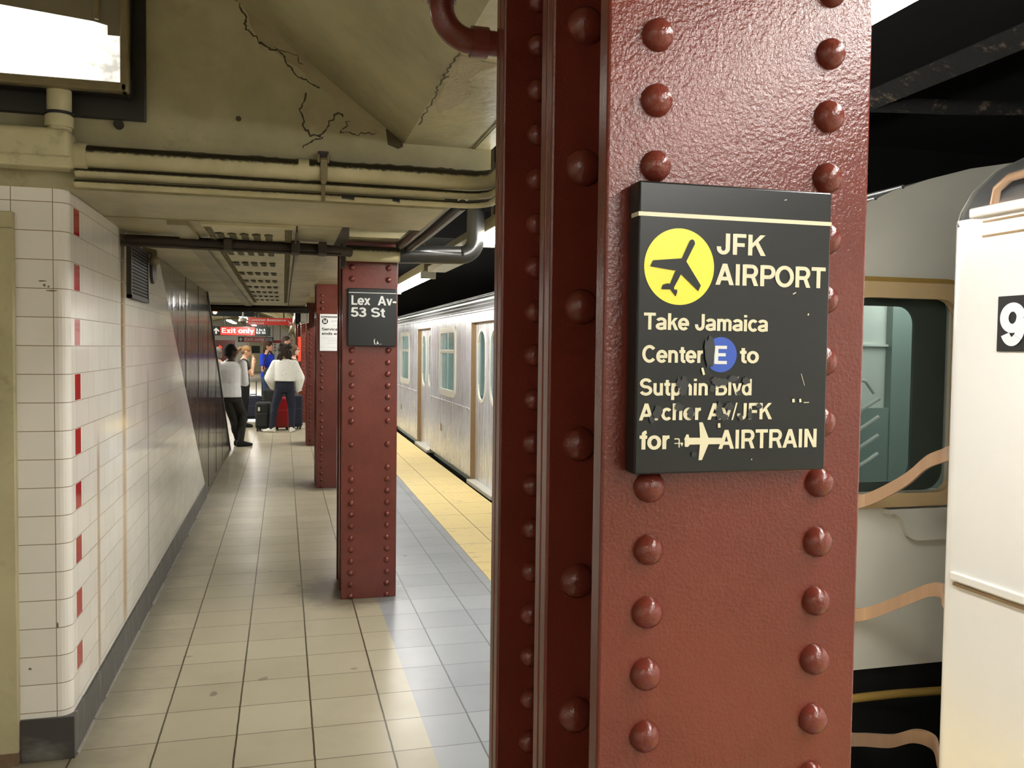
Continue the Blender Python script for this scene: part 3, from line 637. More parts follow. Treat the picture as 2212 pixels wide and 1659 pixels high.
# station name sign on the second column
sg = thing('station_sign', 'black station name sign reading Lex Av-53 St on the second red column', 'sign', (.531, 5.418, 1.588))
b = MB(); b.bbox(.382, .680, 5.38, 5.4185, 1.588, 1.944, .004); part(b, 'panel', M['sign_black'], sg)
b = MB(); b.box(.3835, .6785, 5.3793, 5.381, 1.9145, 1.9185); part(b, 'stripe', M['white_text'], sg)
for s_, x, z, cap, w in (('Lex  Av-', .3985, 1.8415, .0575, .2780), ('53 St', .3985, 1.7680, .0575, .2050)):
    b = MB(); text_mb(b, s_, x, z, cap, w, PF(5.38), .0008); part(b, 'lettering', M['white_text'], sg, False)
b = MB()
for q in ([(.546,1.598),(.540,1.612),(.541,1.628),(.548,1.636),(.546,1.626),(.546,1.612),(.551,1.600)], [(.556,1.597),(.562,1.622),(.574,1.597),(.566,1.604)], [(.578,1.598),(.586,1.606),(.584,1.598)]):
    b.add([(p[0], 5.3790, p[1]) for p in q], [tuple(range(len(q)))])
part(b, 'torn_sticker', M['white_text'], sg, False)

# white service notice on the third column
po = thing('service_notice', 'white paper service notice taped to the third red column', 'poster', (.50, 9.80, 1.536))
b = MB(); b.box(.388, .66, 9.780, 9.799, 1.536, 1.944); part(b, 'sheet', M['paper'], po)
PP = PF(9.78)
b = MB(); b.box(.400, .648, 9.7790, 9.7801, 1.9030, 1.9210); part(b, 'header_band', M['ink'], po)
b = MB(); text_mb(b, 'Planned Service Change', .406, 1.9075, .0095, .236, PP, .0014); part(b, 'lettering', M['paper'], po, False)
b = MB(); b.disc((.443, 9.7793, 1.8637), .033, (1, 0, 0), (0, 0, 1), 40); bu = part(b, 'route_bullet', M['ink'], po, False)
b = MB(); text_mb(b, 'M', .4235, 1.8440, .040, .038, PP, .0013); b.v = [(v[0]-po.location.x, v[1]-po.location.y, v[2]-po.location.z) for v in b.v]; b.build('letter', M['paper'], bu, False)
for s_, x, z, cap, w in (('Service', .408, 1.7625, .029, .172), ('ends early', .408, 1.7140, .029, .245)):
    b = MB(); text_mb(b, s_, x, z, cap, w, PP, .0008); part(b, 'lettering', M['ink'], po, False)
b = MB(); text_mb(b, 'EVENING', .510, 1.8570, .018, .130, PP, .0008)
for z, x0, x1 in ((1.820, .52, .62), (1.806, .54, .60), (1.677, .41, .64), (1.655, .46, .58), (1.642, .48, .60), (1.62, .47, .58), (1.575, .40, .43), (1.572, .47, .60)): b.box(x0, x1, 9.7793, 9.7800, z, z+.003)
part(b, 'small_print', M['pale_ink'], po, False)
# ------------------------------------------------------------------ floodlight, box, conduits on the bulkhead
fl = thing('floodlight', 'square floodlight with bright lens, high on the bulkhead at top left', 'light', (-.95, WY, 2.42))
b = MB(); x1 = -.545; x0 = -1.36; z0 = 2.495; z1 = 2.97
b.bbox(x0-.05, x1+.042, WY-.03, WY-.002, 2.42, 3.02, .004); part(b, 'back_plate', M['dark_metal'], fl)
b = MB(); b.bbox(x0, x1, WY-.13, WY-.028, z0, z1, .015, 3); part(b, 'housing', M['dark_metal'], fl)
b = MB(); fy = WY-.155
for a in ((x0, x1, z0-.005, z0+.028), (x0, x1, z1-.028, z1), (x0, x0+.028, z0, z1), (x1-.026, x1+.002, z0-.005, z1)): b.bbox(a[0], a[1], fy, fy+.045, a[2], a[3], .007, 3)
part(b, 'frame', M['bracket'], fl)
lx0, lx1, lz0, lz1 = x0+.028, x1-.026, z0+.028, z1-.028
b = MB(); ly = fy+.022
b.add([(x, ly, z) for x, z in ((lx0, lz0), (lx1, lz0), (lx1, 2.692), (-.614, 2.692), (-.614, 2.726), (-.66, 2.736), (-.96, 2.762), (lx0, 2.80))], [tuple(range(8))]); part(b, 'lens', M['flood_lens'], fl, False)
b = MB(); b.add([(x, ly, z) for x, z in ((lx0, 2.80), (-.96, 2.762), (-.66, 2.736), (-.614, 2.726), (-.614, 2.692), (lx1, 2.692), (lx1, lz1), (lx0, lz1))], [tuple(range(8))]); part(b, 'unlit_reflector', M['lens_off'], fl, False)
for x, z in ((-.645, 2.735), (-1.25, 2.735)):
    b = MB(); b.bbox(x-.008, x+.008, fy-.012, fy+.005, z, z1+.01, .003); part(b, 'clip', M['bracket'], fl)
b = MB(); b.tube([(-.60, WY-.02, 2.405), (-.60, WY-.002, 2.405)], .018, 12); part(b, 'bolt', M['dark_metal'], fl)

jb = thing('junction_box', 'cream painted junction box below the floodlight at the left edge', 'electrical box', (-.95, WY, 2.2))
b = MB(); b.bbox(-1.25, -.742, WY-.135, WY-.001, 2.215, 2.352, .022, 4); part(b, 'body', M['pipe_cream'], jb)
b = MB(); b.bbox(-1.26, -.736, WY-.142, WY-.126, 2.208, 2.252, .008, 2); part(b, 'cover_lip', M['pipe_cream'], jb)
b = MB(); b.tube([(-.785, WY-.085, 2.345), (-.785, WY-.085, 2.493)], .041, 18); b.tube([(-.785, WY-.085, 2.36), (-.785, WY-.085, 2.40)], .048, 18); part(b, 'nipple', M['pipe_cream'], jb)
b = MB(); b.tube([(-.785, WY-.085, 2.405), (-.785, WY-.085, 2.414)], .0495, 18); part(b, 'gasket', M['black_rubber'], jb)

def conduit(name, lab, z, r, yc, xe, mat, ext=None):
    R_ = .11
    pts = [(-.742, yc, z), (-.3, yc, z), (.2, yc, z+.0)]+[p for p in arc((xe-R_, yc-R_, z), R_, PI/2, 0, 8, (1, 0, 0), (0, 1, 0))]+[(xe, yc-R_-.5, z+.005), (xe, yc-2.2, z+.01)]
    t = thing(name, lab, 'pipe', (0, yc, z))
    b = MB(); b.tube(pts, r, 18); part(b, 'pipe', mat, t)
    return t
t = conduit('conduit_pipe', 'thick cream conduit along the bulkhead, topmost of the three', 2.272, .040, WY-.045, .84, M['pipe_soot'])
b = MB(); b.tube([(.055, WY-.045, 2.272), (.095, WY-.045, 2.272)], .0425, 18); part(b, 'coupling', M['pipe_cream'], t)
b = MB(); b.tube([(-.742, WY-.045, 2.272), (-.70, WY-.045, 2.272)], .048, 18); part(b, 'locknut', M['pipe_cream'], t)
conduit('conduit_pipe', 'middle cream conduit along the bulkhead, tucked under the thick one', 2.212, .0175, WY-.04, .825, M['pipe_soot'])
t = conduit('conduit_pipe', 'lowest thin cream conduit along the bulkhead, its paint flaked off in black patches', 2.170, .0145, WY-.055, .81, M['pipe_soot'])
b = MB()
for x, w in ((.22, .05), (.42, .03)): b.tube([(x, WY-.055, 2.171), (x+w, WY-.055, 2.1705)], .0149, 14)
part(b, 'bare_patch', M['black_pipe'], t)
cl = thing('pipe_clamp', 'steel strap clamp holding the three conduits to the bulkhead', 'clamp', (.150, WY, 2.15))
b = MB(); b.bbox(.137, .164, WY-.093, WY-.088, 2.232, 2.31, .002); b.bbox(.137, .164, WY-.09, WY-.001, 2.312, 2.317, .002); b.bbox(.141, .157, WY-.074, WY-.069, 2.15, 2.235, .002); part(b, 'strap', M['bracket'], cl)
b = MB(); b.bbox(.130, .171, WY-.05, WY-.001, 2.322, 2.350, .002); part(b, 'channel', M['dirty_pipe'], cl)
b = MB(); b.tube([(.150, WY-.10, 2.224), (.150, WY-.07, 2.224)], .012, 6); part(b, 'bolt', M['bracket'], cl)
for x in (.131, .168):
    b = MB(); b.bbox(x-.004, x+.004, WY-.088, WY-.05, 2.298, 2.330, .002); part(b, 'ear', M['bracket'], cl)

# red drain pipe dropping beside the nearest column
t = thing('drain_pipe', 'dark red pipe elbow entering the nearest column near the ceiling', 'pipe', (.3, 1.50, 2.0))
b = MB(); yp = 1.50; zc = 2.118; xc = .264
el = arc((xc+.055, yp, zc+.055), .055, PI, 1.5*PI, 10, (1, 0, 0), (0, 0, 1))
b.tube([(xc, yp, 2.6), (xc, yp, zc+.10)]+el+[(.45, yp, zc)], .0215, 20); part(b, 'pipe', M['red'], t)
b = MB(); b.tube([(xc, yp, 2.19), (xc, yp, zc+.062)], .0255, 20); part(b, 'collar', M['red'], t)
b = MB(); b.tube([(xc+.052, yp, zc), (xc+.082, yp, zc)], .0265, 20); part(b, 'collar', M['red'], t)

# dark pipes crossing below the flat ceiling
t = thing('sprinkler_pipe', 'dark dirty pipe crossing below the ceiling from the tiled wall to the second column', 'pipe', (-.3, 4.80, 2.1))
b = MB(); b.tube([(-.80, 4.75, 2.112), (-.3, 4.78, 2.113), (.2, 4.82, 2.112), (.36, 4.9, 2.11)], .027, 14); part(b, 'pipe', M['dirty_pipe'], t)
b = MB(); b.tube([(-.78, 4.71, 2.083), (-.3, 4.74, 2.081), (.3, 4.78, 2.08)], .009, 8); part(b, 'cable', M['dirty_pipe'], t)
for x in (-.28, .06, .2):
    b = MB(); b.bbox(x-.022, x+.022, 4.70, 4.83, 2.072, 2.137, .006); part(b, 'hanger', M['dirty_pipe'], t)
t = thing('water_pipe', 'large pipe in front of the second column, cream over the column and black beyond', 'pipe', (.7, 5.32, 2.1))
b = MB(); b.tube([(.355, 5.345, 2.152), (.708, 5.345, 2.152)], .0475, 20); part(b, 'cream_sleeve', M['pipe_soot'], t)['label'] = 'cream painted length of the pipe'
b = MB(); b.tube([(.69, 5.345, 2.158), (1.07, 5.345, 2.166)]+arc((1.07, 5.345, 2.266), .1, -PI/2, 0, 8, (1, 0, 0), (0, 0, 1))+[(1.17, 5.345, 3.0)], .056, 22); part(b, 'black_length', M['black_pipe'], t)['label'] = 'glossy black length with elbow'
b = MB(); b.box(.27, .36, 5.0, 5.4, 2.2, 2.26); b.bbox(.335, .362, 5.28, 5.41, 2.06, 2.24, .006); part(b, 'bracket', M['dirty_pipe'], t)
t = thing('cable_pipe', 'black cable pipes running along the outer edge of the girder', 'pipe', (.66, 4.5, 2.2))
for x, z, r in ((.685, 2.205, .030), (.735, 2.180, .024)):
    b = MB(); b.tube([(x, 3.62, z+.01), (x, 4.4, z-.0), (x, 5.26, z-.0)], r, 12); part(b, 'pipe', M['black_pipe'], t)
t = thing('sprinkler_pipe', 'far dark pipe crossing where the flat ceiling ends and the hall begins', 'pipe', (-.3, 12.5, 2.1))
b = MB(); b.tube([(-2.5, 12.45, 2.090), (.34, 12.45, 2.096)], .05, 10); part(b, 'pipe', M['dirty_pipe'], t)
b = MB(); b.tube([(-2.5, 12.3, 2.05), (.35, 12.3, 2.06)], .018, 8); part(b, 'cable', M['dirty_pipe'], t)

# perforated ventilation panel in the flat ceiling
vp = thing('ventilation_panel', 'long perforated ventilation panel set in the flat ceiling', 'vent', (-.16, 4.3, 2.15))
b = MB(); b.box(-.37, .056, 4.22, 12.2, 2.138, 2.1495); part(b, 'panel', M['pipe_cream'], vp)
b = MB(); b.box(-.515, -.425, 4.22, 12.4, 2.128, 2.1495); part(b, 'side_trim', M['cream_dark'], vp)
b = MB(); b.box(.056, .064, 4.22, 12.4, 2.120, 2.1495); part(b, 'edge_strip', M['dirty_pipe'], vp)
M['braid'] = plain('braided_vent_border', (112, 104, 74), .8); M['slot'] = plain('dark_vent_slot', (78, 72, 48), .9)
rows_y = [4.66, 5.45, 6.17, 6.97, 7.77, 8.55, 9.33, 10.1, 10.9]
for ry in rows_y:
    for k in range(5):
        x = -.308+.0585*k; b = MB(); ln = .125
        o = [(x+.0185*math.cos(a), ry-ln+.05*math.sin(a)) for a in [PI+PI*i/6 for i in range(7)]]
        p_ = o+[(x+.0175, ry+ln-.02), (x+.008, ry+ln), (x-.008, ry+ln), (x-.0175, ry+ln-.02)]
        b.add([(q[0], q[1], 2.1365) for q in p_], [tuple(range(len(p_)))])
        b.tube([(x-.0185, ry-ln-.02, 2.134), (x, ry-ln-.05, 2.133), (x+.0185, ry-ln-.02, 2.134)], .004, 6)
        part(b, 'slot', M['slot'], vp)
for x in (-.348, .022):
    b = MB()
    for i in range(110):
        y0 = 4.3+.065*i
        b.tube([(x-.014, y0, 2.1365), (x, y0+.03, 2.1355), (x+.014, y0, 2.1365)], .0045, 5); b.tube([(x+.014, y0+.03, 2.1365), (x, y0+.0, 2.1355), (x-.014, y0+.03, 2.1365)], .0045, 5)
    part(b, 'braided_border', M['braid'], vp)['kind'] = 'stuff'

# louvre vent and round plate on the tiled wall
wv = thing('wall_vent', 'dark mesh vent grille high on the tiled wall', 'vent', (WX, 5.09, 1.84))
b = MB(); b.box(WX, WX+.014, 4.80, 5.38, 1.83, 2.10); part(b, 'backing', M['black_rubber'], wv)
b = MB()
for i in range(15): b.box(WX+.012, WX+.020, 4.81, 5.37, 1.838+.0175*i, 1.845+.0175*i)
for i in range(24): b.box(WX+.012, WX+.018, 4.81+.0236*i, 4.817+.0236*i, 1.835, 2.095)
part(b, 'mesh_screen', M['dirty_pipe'], wv)
b = MB()
for a in ((4.79, 4.815, 1.82, 2.11), (5.365, 5.39, 1.82, 2.11), (4.79, 5.39, 1.82, 1.838), (4.79, 5.39, 2.095, 2.11)): b.box(WX, WX+.024, *a)
part(b, 'frame', M['dirty_pipe'], wv)
b = MB(); b.tube([(WX+.001, 5.66, 2.04), (WX+.018, 5.66, 2.04)], .088, 28)
tag(b.build('wall_plate', M['dirty_pipe']), 'round dark plate on the tiled wall right of the mesh vent', 'plate')
b = MB(); b.tube([(WX, 5.33, 2.12), (WX+.06, 5.33, 2.11), (WX+.065, 5.30, 2.06)], .02, 12); b.sphere((WX+.065, 5.3, 2.06), .03, .03, .03, 12, 8)
tag(b.build('pipe_stub', M['bracket']), 'small pipe stub above the mesh vent at the ceiling', 'pipe')

# dark reflective escalator side panel with its slanting ends
ep = thing('escalator_panel', 'dark reflective steel escalator side panel beyond the tiled wall', 'panel', (WX, 9.5, 0))
b = MB(); b.prism([(9.40, 0.0), (9.58, 0.0), (13.66, 0.0), (9.62, 2.148), (5.97, 2.148)], 'x', WX-.004, WX-.1); part(b, 'cladding', M['panel'], ep)
b = MB(); b.prism([(13.66, 0), (13.76, 0), (9.72, 2.148), (9.62, 2.148)], 'x', WX+.004, WX-.11); part(b, 'edge_trim', M['black_rubber'], ep)
b = MB()
for yy in (7.6, 8.7, 9.8, 10.9, 12.0):
    z1 = min(2.14, .527*(13.6-yy)); z0 = max(.0, .592*(9.31-yy)+.16)
    b.box(WX-.006, WX-.0015, yy-.003, yy+.003, z0+.05, z1)
part(b, 'seam', M['dirty_pipe'], ep)

# ------------------------------------------------------------------ fluorescent fixtures over the platform edge
def fixture(label, x, y0, y1, z, rz=0, tube='tube', group='fluorescent fixtures over the platform edge', ceil=3.3):
    t = thing('fluorescent_light', label, 'light', (x, y0, z), 0, group)
    b = MB(); b.bbox(-.055, .055, -.12, y1-y0+.12, .035, .10, .006); b.box(-.03, .03, -.3, y1-y0+.3, .10, .13); b.build('housing', M['bracket'], t)
    for yy in (.2, y1-y0-.2):
        b = MB(); b.tube([(0, yy, .12), (0, yy, ceil-z)], .009, 8); b.build('hanger', M['bracket'], t)
    for dx in (-.035, .035):
        b = MB(); b.tube([(dx, 0, 0), (dx, y1-y0, 0)], .021, 10); b.build('tube', M[tube], t)
    for yy in (-.02, y1-y0+.02):
        b = MB(); b.bbox(-.07, .07, yy-.02, yy+.02, -.03, .05, .004); b.build('end_cap', M['win_white'], t)
    return t
fixture('bright fluorescent light at the top right, over the near train car', 1.30, -1.9, 1.95, 2.375)
fixture('fluorescent light showing between the elbow of the black pipe and the nearest column', 1.30, 3.3, 5.64, 2.29)
fixture('fluorescent light showing right of the Lex Av column above its sign', 1.30, 8.0, 10.4, 2.255)
fixture('fluorescent light over the platform edge, just beyond the one right of the Lex Av sign', 1.30, 12.4, 14.8, 2.25)
fixture('far fluorescent light over the platform edge, hidden behind the column row', 1.30, 16.8, 19.2, 2.25)
fixture('fluorescent light behind the viewer, over the platform edge', 1.30, -4.9, -2.5, 2.335)
fixture('fluorescent light farther behind the viewer, over the platform edge', 1.30, -8.9, -6.5, 2.335)
rw = thing('light_raceway', 'grey metal raceway joining the fluorescent lights beside the black pipe', 'raceway', (1.3, 6.0, 2.3))
b = MB(); b.box(1.27, 1.33, 5.96, 7.68, 2.37, 2.42); part(b, 'channel', M['bracket'], rw)
b = MB(); b.bbox(1.225, 1.385, 6.62, 7.55, 2.250, 2.30, .006); part(b, 'tray', M['win_white'], rw)
b = MB(); b.box(1.25, 1.36, 6.7, 6.9, 2.30, 2.37); part(b, 'ballast', M['bracket'], rw)
for dx in (1.275, 1.335):
    b = MB(); b.sphere((dx, 6.66, 2.315), .022, .022, .022, 12, 8); part(b, 'lamp_end', M['lens'], rw)
# row over the middle of the platform, behind the viewer
for i, yy in enumerate((-1.6, -5.6)):
    fixture(('fluorescent light behind the viewer, over the middle of the platform', 'fluorescent light farther behind the viewer, over the middle of the platform')[i], -1.2, yy-1.2, yy, 2.72, ceil=2.965)

# ------------------------------------------------------------------ subway cars
TX = 2.15
def rounded(y0, y1, z0, z1, r, n=6):
    o = []
    for cx, cz, a in ((y1-r, z0+r, -PI/2), (y1-r, z1-r, 0), (y0+r, z1-r, PI/2), (y0+r, z0+r, PI)):
        o += [(cx+r*math.cos(a+PI/2*i/n), cz+r*math.sin(a+PI/2*i/n)) for i in range(n+1)]
    return o
def ring(mb, out, inn, x0, x1, ax='x'):
    """frame between two matching closed outlines, given depth"""
    n = len(out)
    def p(q, t): return (t, q[0], q[1]) if ax == 'x' else (q[0], t, q[1])
    vs = [p(q, x0) for q in out]+[p(q, x0) for q in inn]+[p(q, x1) for q in inn]+[p(q, x1) for q in out]; fs = []
    for i in range(n):
        j = (i+1) % n
        fs += [(i, j, n+j, n+i), (n+i, n+j, 2*n+j, 2*n+i), (2*n+i, 2*n+j, 3*n+j, 3*n+i), (3*n+i, 3*n+j, j, i)]
    mb.add(vs, fs)
ROOF = [(2.15, 2.0), (2.165, 2.05), (2.21, 2.12), (2.30, 2.195), (2.42, 2.25), (2.60, 2.31), (2.80, 2.365), (3.10, 2.42), (3.65, 2.46)]
ROOF = ROOF + [(7.3-x-.25, z) for x, z in ROOF[-2::-1]]
def make_car(name, label, y0, y1, doors, wins, near_end):
    t = thing(name, label, 'train', (TX, y0, -.05), 0)
    P_ = lambda mb, nm, mt, par=t: part(mb, nm, mt, par)
    X0, X1 = TX, TX+.07
    # side wall: pieces around the openings
    b = MB(); opens = sorted([(a, c, .0, 1.89) for a, c in doors]+[(a, c, .99, 1.81) for a, c in wins])
    cur = y0
    for a, c, z0, z1 in opens:
        if a > cur: b.box(X0, X1, cur, a, .05, 2.02)
        if z0 > .1: b.box(X0, X1, a, c, .05, z0)
        b.box(X0, X1, a, c, z1, 2.02); cur = c
    if cur < y1: b.box(X0, X1, cur, y1, .05, 2.02)
    side = P_(b, 'side_wall', M['steel'])
    b = MB(); cur = y0
    for a, c in sorted(doors)+[(y1, y1)]:
        if a-cur > .05: b.bbox(X0-.008, X0+.004, cur+.01, a-.04, .845, .868, .003)
        cur = c+.04
    P_(b, 'belt_rail', M['steel'])
    b = MB(); n = len(ROOF)
    b.add([(x, y0, z) for x, z in ROOF]+[(x, y1, z) for x, z in ROOF], [(i, i+1, n+i+1, n+i) for i in range(n-1)], 0, False)
    for k in range(5):
        q = ((2.158, 2.04), (2.19, 2.092), (2.25, 2.158), (2.34, 2.216), (2.47, 2.27))[k]
        b.tube([(q[0], y0, q[1]), (q[0], y1, q[1])], .009, 6)
    P_(b, 'roof', M['steel_roof'])
    b = MB(); b.bbox(X0-.02, X0+.03, y0, y1, 2.0, 2.018, .004); P_(b, 'gutter', M['steel'])
    for a, c in wins:
        f = MB(); ring(f, rounded(a-.05, c+.05, .93, 1.865, .09), rounded(a+.03, c-.03, 1.02, 1.79, .05), X0-.012, X0+.02); f.bbox(X0-.01, X0+.02, a, c, 1.515, 1.56, .004)
        fo = P_(f, 'window', M['win_white'])
        g = MB(); g.box(X0+.025, X0+.031, a, c, 1.0, 1.80); g.v = [(v[0]-t.location.x, v[1]-t.location.y, v[2]-t.location.z) for v in g.v]; g.build('pane', M['glass'], fo)
    for a, c in doors:
        mid = (a+c)/2
        f = MB(); f.box(X0+.002, X0+.10, c-.004, c+.002, .02, 1.89); f.box(X0+.002, X0+.10, a-.002, a+.004, .02, 1.89); f.box(X0+.002, X0+.1, a, c, 1.886, 1.892); P_(f, 'door_jamb', M['door_gold'])
        f = MB(); f.bbox(X0-.045, X0+.06, a+.02, c-.02, -.015, .03, .004); P_(f, 'threshold', M['win_white'])
        for q0, q1 in ((a+.005, mid-.004), (mid+.004, c-.005)):
            d = MB(); wy0, wy1 = q0+.13, q1-.13; out = rounded(wy0-.001, wy1+.001, .985, 1.785, (wy1-wy0)/2-.002)
            xd = X0+.06
            d.box(xd, xd+.03, q0, wy0, .03, 1.885); d.box(xd, xd+.03, wy1, q1, .03, 1.885); d.box(xd, xd+.03, wy0, wy1, .03, .985); d.box(xd, xd+.03, wy0, wy1, 1.785, 1.885)
            dd = P_(d, 'door', M['steel'])
            r_ = MB(); ring(r_, rounded(wy0-.03, wy1+.03, .955, 1.815, (wy1-wy0)/2-.01), out, xd-.008, xd+.01)
            # corner fillets behind the frame so that the opening reads round
            for (cy, cz, sy_, sz_) in ((wy0, .985, 1, 1), (wy1, .985, -1, 1), (wy0, 1.785, 1, -1), (wy1, 1.785, -1, -1)):
                rr = (wy1-wy0)/2; poly = [(cy, cz)]+[(cy+sy_*(rr-rr*math.sin(q)), cz+sz_*(rr-rr*math.cos(q))) for q in [PI/2*i/6 for i in range(7)]]
                r_.prism(poly, 'x', xd+.002, xd+.012)
            r_.v = [(v[0]-t.location.x, v[1]-t.location.y, v[2]-t.location.z) for v in r_.v]; r_.build('window_frame', M['win_white'], dd)
            g = MB(); g.box(xd+.016, xd+.02, wy0, wy1, .985, 1.785); g.v = [(v[0]-t.location.x, v[1]-t.location.y, v[2]-t.location.z) for v in g.v]; g.build('pane', M['glass'], dd)
    # inside: floor, far side lining, ceiling, lamps, seats, grab poles
    yi = y0+(.12 if near_end else 0)
    b = MB(); b.box(X0+.08, 4.9, yi, y1, -.06, .0); b.box(4.85, 4.9, yi, y1, 0, 2.2); b.box(X0+.08, 4.9, yi, y1, 2.12, 2.16); b.box(X0+.08, 4.9, y1-.05, y1, 0, 2.12)
    P_(b, 'interior_lining', M['teal'])
    b = MB(); b.box(3.2, 3.35, yi+.1, y1-.3, 2.09, 2.118); P_(b, 'interior_lamp', M['carlamp'])
    b = MB()
    for k in range(1, int((y1-y0)/2.1)): b.bbox(4.35, 4.84, y0+.9+2.1*k, y0+2.4+2.1*k, .25, .45, .03); b.bbox(4.72, 4.84, y0+.9+2.1*k, y0+2.4+2.1*k, .45, .95, .03)
    P_(b, 'seats', M['seat'])
    b = MB()
    for k in range(int((y1-y0)/2.1)): b.tube([(2.75, y0+1.2+2.1*k, 0), (2.75, y0+1.2+2.1*k, 2.1)], .018, 8)
    P_(b, 'grab_poles', M['win_white'])
    return t
DY = 4.235
car = make_car('subway_car', 'stainless steel subway car stopped at the platform, seen left and right of the nearest column', 3.05, 21.4, [(8.735, 10.0), (12.94, 14.2), (17.2, 18.46), (4.5, 5.76)], [(10.98, 12.05), (15.21, 16.26), (6.8, 7.85), (19.4, 20.4)], True)
P_ = lambda mb, nm, mt, par=car: part(mb, nm, mt, par)
for yy in (11.95, 16.2):
    b = MB(); b.tube([(TX-.006, yy, .47), (TX+.01, yy, .47)], .055, 24); P_(b, 'side_port', M['door_gold'])
b = MB(); b.box(TX+.12, 4.6, 3.2, 21.3, -1.1, -.1); P_(b, 'underframe', M['black_rubber'])
# end wall with the cab window
EY = 3.05
wx0, wx1, wz0, wz1 = 2.22, 2.745, 1.0, 1.845
b = MB(); b.box(2.16, wx0, EY, EY+.06, .26, 2.0); b.box(wx1, 4.9, EY, EY+.06, .26, 2.0); b.box(wx0, wx1, EY, EY+.06, .26, wz0); b.box(wx0, wx1, EY, EY+.06, wz1, 2.0)
n = len(ROOF); b.prism([(x, z) for x, z in ROOF], 'y', EY, EY+.06)
P_(b, 'end_wall', M['end_grey'])
b = MB(); ring(b, rounded(wx0-.05, wx1+.055, wz0-.055, wz1+.03, .11), rounded(wx0, wx1-.005, wz0+.0, wz1-.035, .085), EY-.03, EY+.01, 'y'); wf = P_(b, 'end_window', M['frame_gold'])
b = MB(); o1 = rounded(wx0-.052, wx1+.057, wz0-.057, wz1+.05, .115); ring(b, o1, rounded(wx0-.048, wx1+.053, wz0-.053, wz1+.028, .11), EY-.022, EY+.005, 'y'); b.v = [(v[0]-car.location.x, v[1]-car.location.y, v[2]-car.location.z) for v in b.v]; b.build('rubber_seal', M['ochre'], wf)
b = MB(); b.box(wx0, wx1, EY+.03, EY+.036, wz0, wz1); b.v = [(v[0]-car.location.x, v[1]-car.location.y, v[2]-car.location.z) for v in b.v]; b.build('pane', M['glass'], wf)
b = MB(); ring(b, rounded(wx0-.0, wx1, wz0, wz1, .09), rounded(wx0-.0, wx1-.16, wz0+.04, wz1-.065, .075), EY+.045, EY+.06, 'y'); P_(b, 'window_mask', M['mask'])
b = MB()
b.prism([(2.42, .935), (2.60, .935), (2.9, .935), (2.9, .80), (2.56, .80), (2.53, .815), (2.49, .89), (2.46, .915), (2.42, .915)], 'y', EY-.03, EY+.002)
P_(b, 'end_step', M['end_grey'])
b = MB(); b.box(2.2, 4.8, EY+.05, EY+.5, -.25, .26); P_(b, 'draft_sill', M['black_rubber'])
b = MB(); b.tube([(2.2, EY-.01, .145), (2.5, EY-.02, .150), (2.8, EY-.02, .140)], .018, 10); P_(b, 'ochre_cable', M['ochre'])
# things inside the cab: white wall panel, sloping bars
b = MB(); b.box(2.7, 3.24, 4.10, 4.14, 1.28, 2.1); b.box(2.7, 3.24, 4.08, 4.1, 1.62, 1.632); P_(b, 'cab_partition', M['white'])
b = MB(); b.box(2.6, 3.24, 4.06, 4.14, .0, 1.28); b.box(3.24, 3.75, 4.05, 4.14, .0, 2.1); P_(b, 'cab_panel', M['dim_teal'])
b = MB()
for k in range(4): b.tube([(2.58, 3.6, 1.226-.0905*k), (2.815, 3.6, 1.362-.0905*k)], .010, 8)
P_(b, 'cab_bars', M['white'])
b = MB(); b.tube([(2.75, 3.75, 1.46), (2.85, 3.75, 1.44), (2.90, 3.75, 1.38)], .010, 8); b.box(2.78, 2.86, 3.9, 3.98, 1.42, 1.52); P_(b, 'cab_handle', M['win_white'])

nc = thing('subway_car', 'white-lit near subway car cut off at the right edge, with black number box', 'train', (TX, 2.38, -.05))
b = MB(); NY = 2.43; yb = -15.0; r = .06
pr = [(TX, yb)]+[(TX+r-r*math.cos(q), NY-r+r*math.sin(q)) for q in [PI/2*i/8 for i in range(9)]]+[(4.9, NY), (4.9, yb)]
n = len(pr); vs = [(x, y, .0-.08) for x, y in pr]+[(x, y, 2.02) for x, y in pr]; fs = [(i, i+1, n+i+1, n+i) for i in range(n-2)]+[tuple(range(n, 2*n))]
b.add(vs[:], fs, 0, False); part(b, 'side_wall', M['bonnet'], nc)
b = MB(); n = len(ROOF); b.add([(x, yb, z) for x, z in ROOF]+[(x, NY-.04, z) for x, z in ROOF]+[(4.9, NY-.04, 2.0), (2.15, NY-.04, 2.0)], [(i, i+1, n+i+1, n+i) for i in range(n-1)], 0, True); part(b, 'roof', M['steel_roof'], nc)
b = MB(); b.prism([(x, z) for x, z in ROOF], 'y', NY-.06, NY-.035); part(b, 'roof_end', M['end_grey'], nc)
b = MB(); b.bbox(TX-.022, TX+.03, yb, 2.32, 2.018, 2.05, .006); part(b, 'gutter', M['bonnet'], nc)
b = MB()
for z in (2.004, 1.958): b.box(TX-.003, TX+.001, yb, 2.28, z-.004, z+.002)
part(b, 'panel_seam', M['door_gold'], nc)
b = MB(); b.bbox(TX-.014, TX+.004, yb, 2.36, .835, .862, .004); part(b, 'belt_rail', M['bonnet'], nc)
b = MB(); b.box(TX-.008, TX+.001, yb, 2.35, .818, .828); part(b, 'belt_shadow_gap', M['door_gold'], nc)
b = MB(); b.tube([(TX+.02, 2.26, 2.05), (TX+.01, 2.24, 2.10), (TX+.02, 2.20, 2.13), (TX+.02, 1.95, 2.14)], .014, 10); part(b, 'roof_handle', M['pinkbar'], nc)
b = MB(); b.bbox(TX-.006, TX+.001, 1.72, 2.205, 1.592, 1.762, .002); nb = part(b, 'number_box', M['ink'], nc)
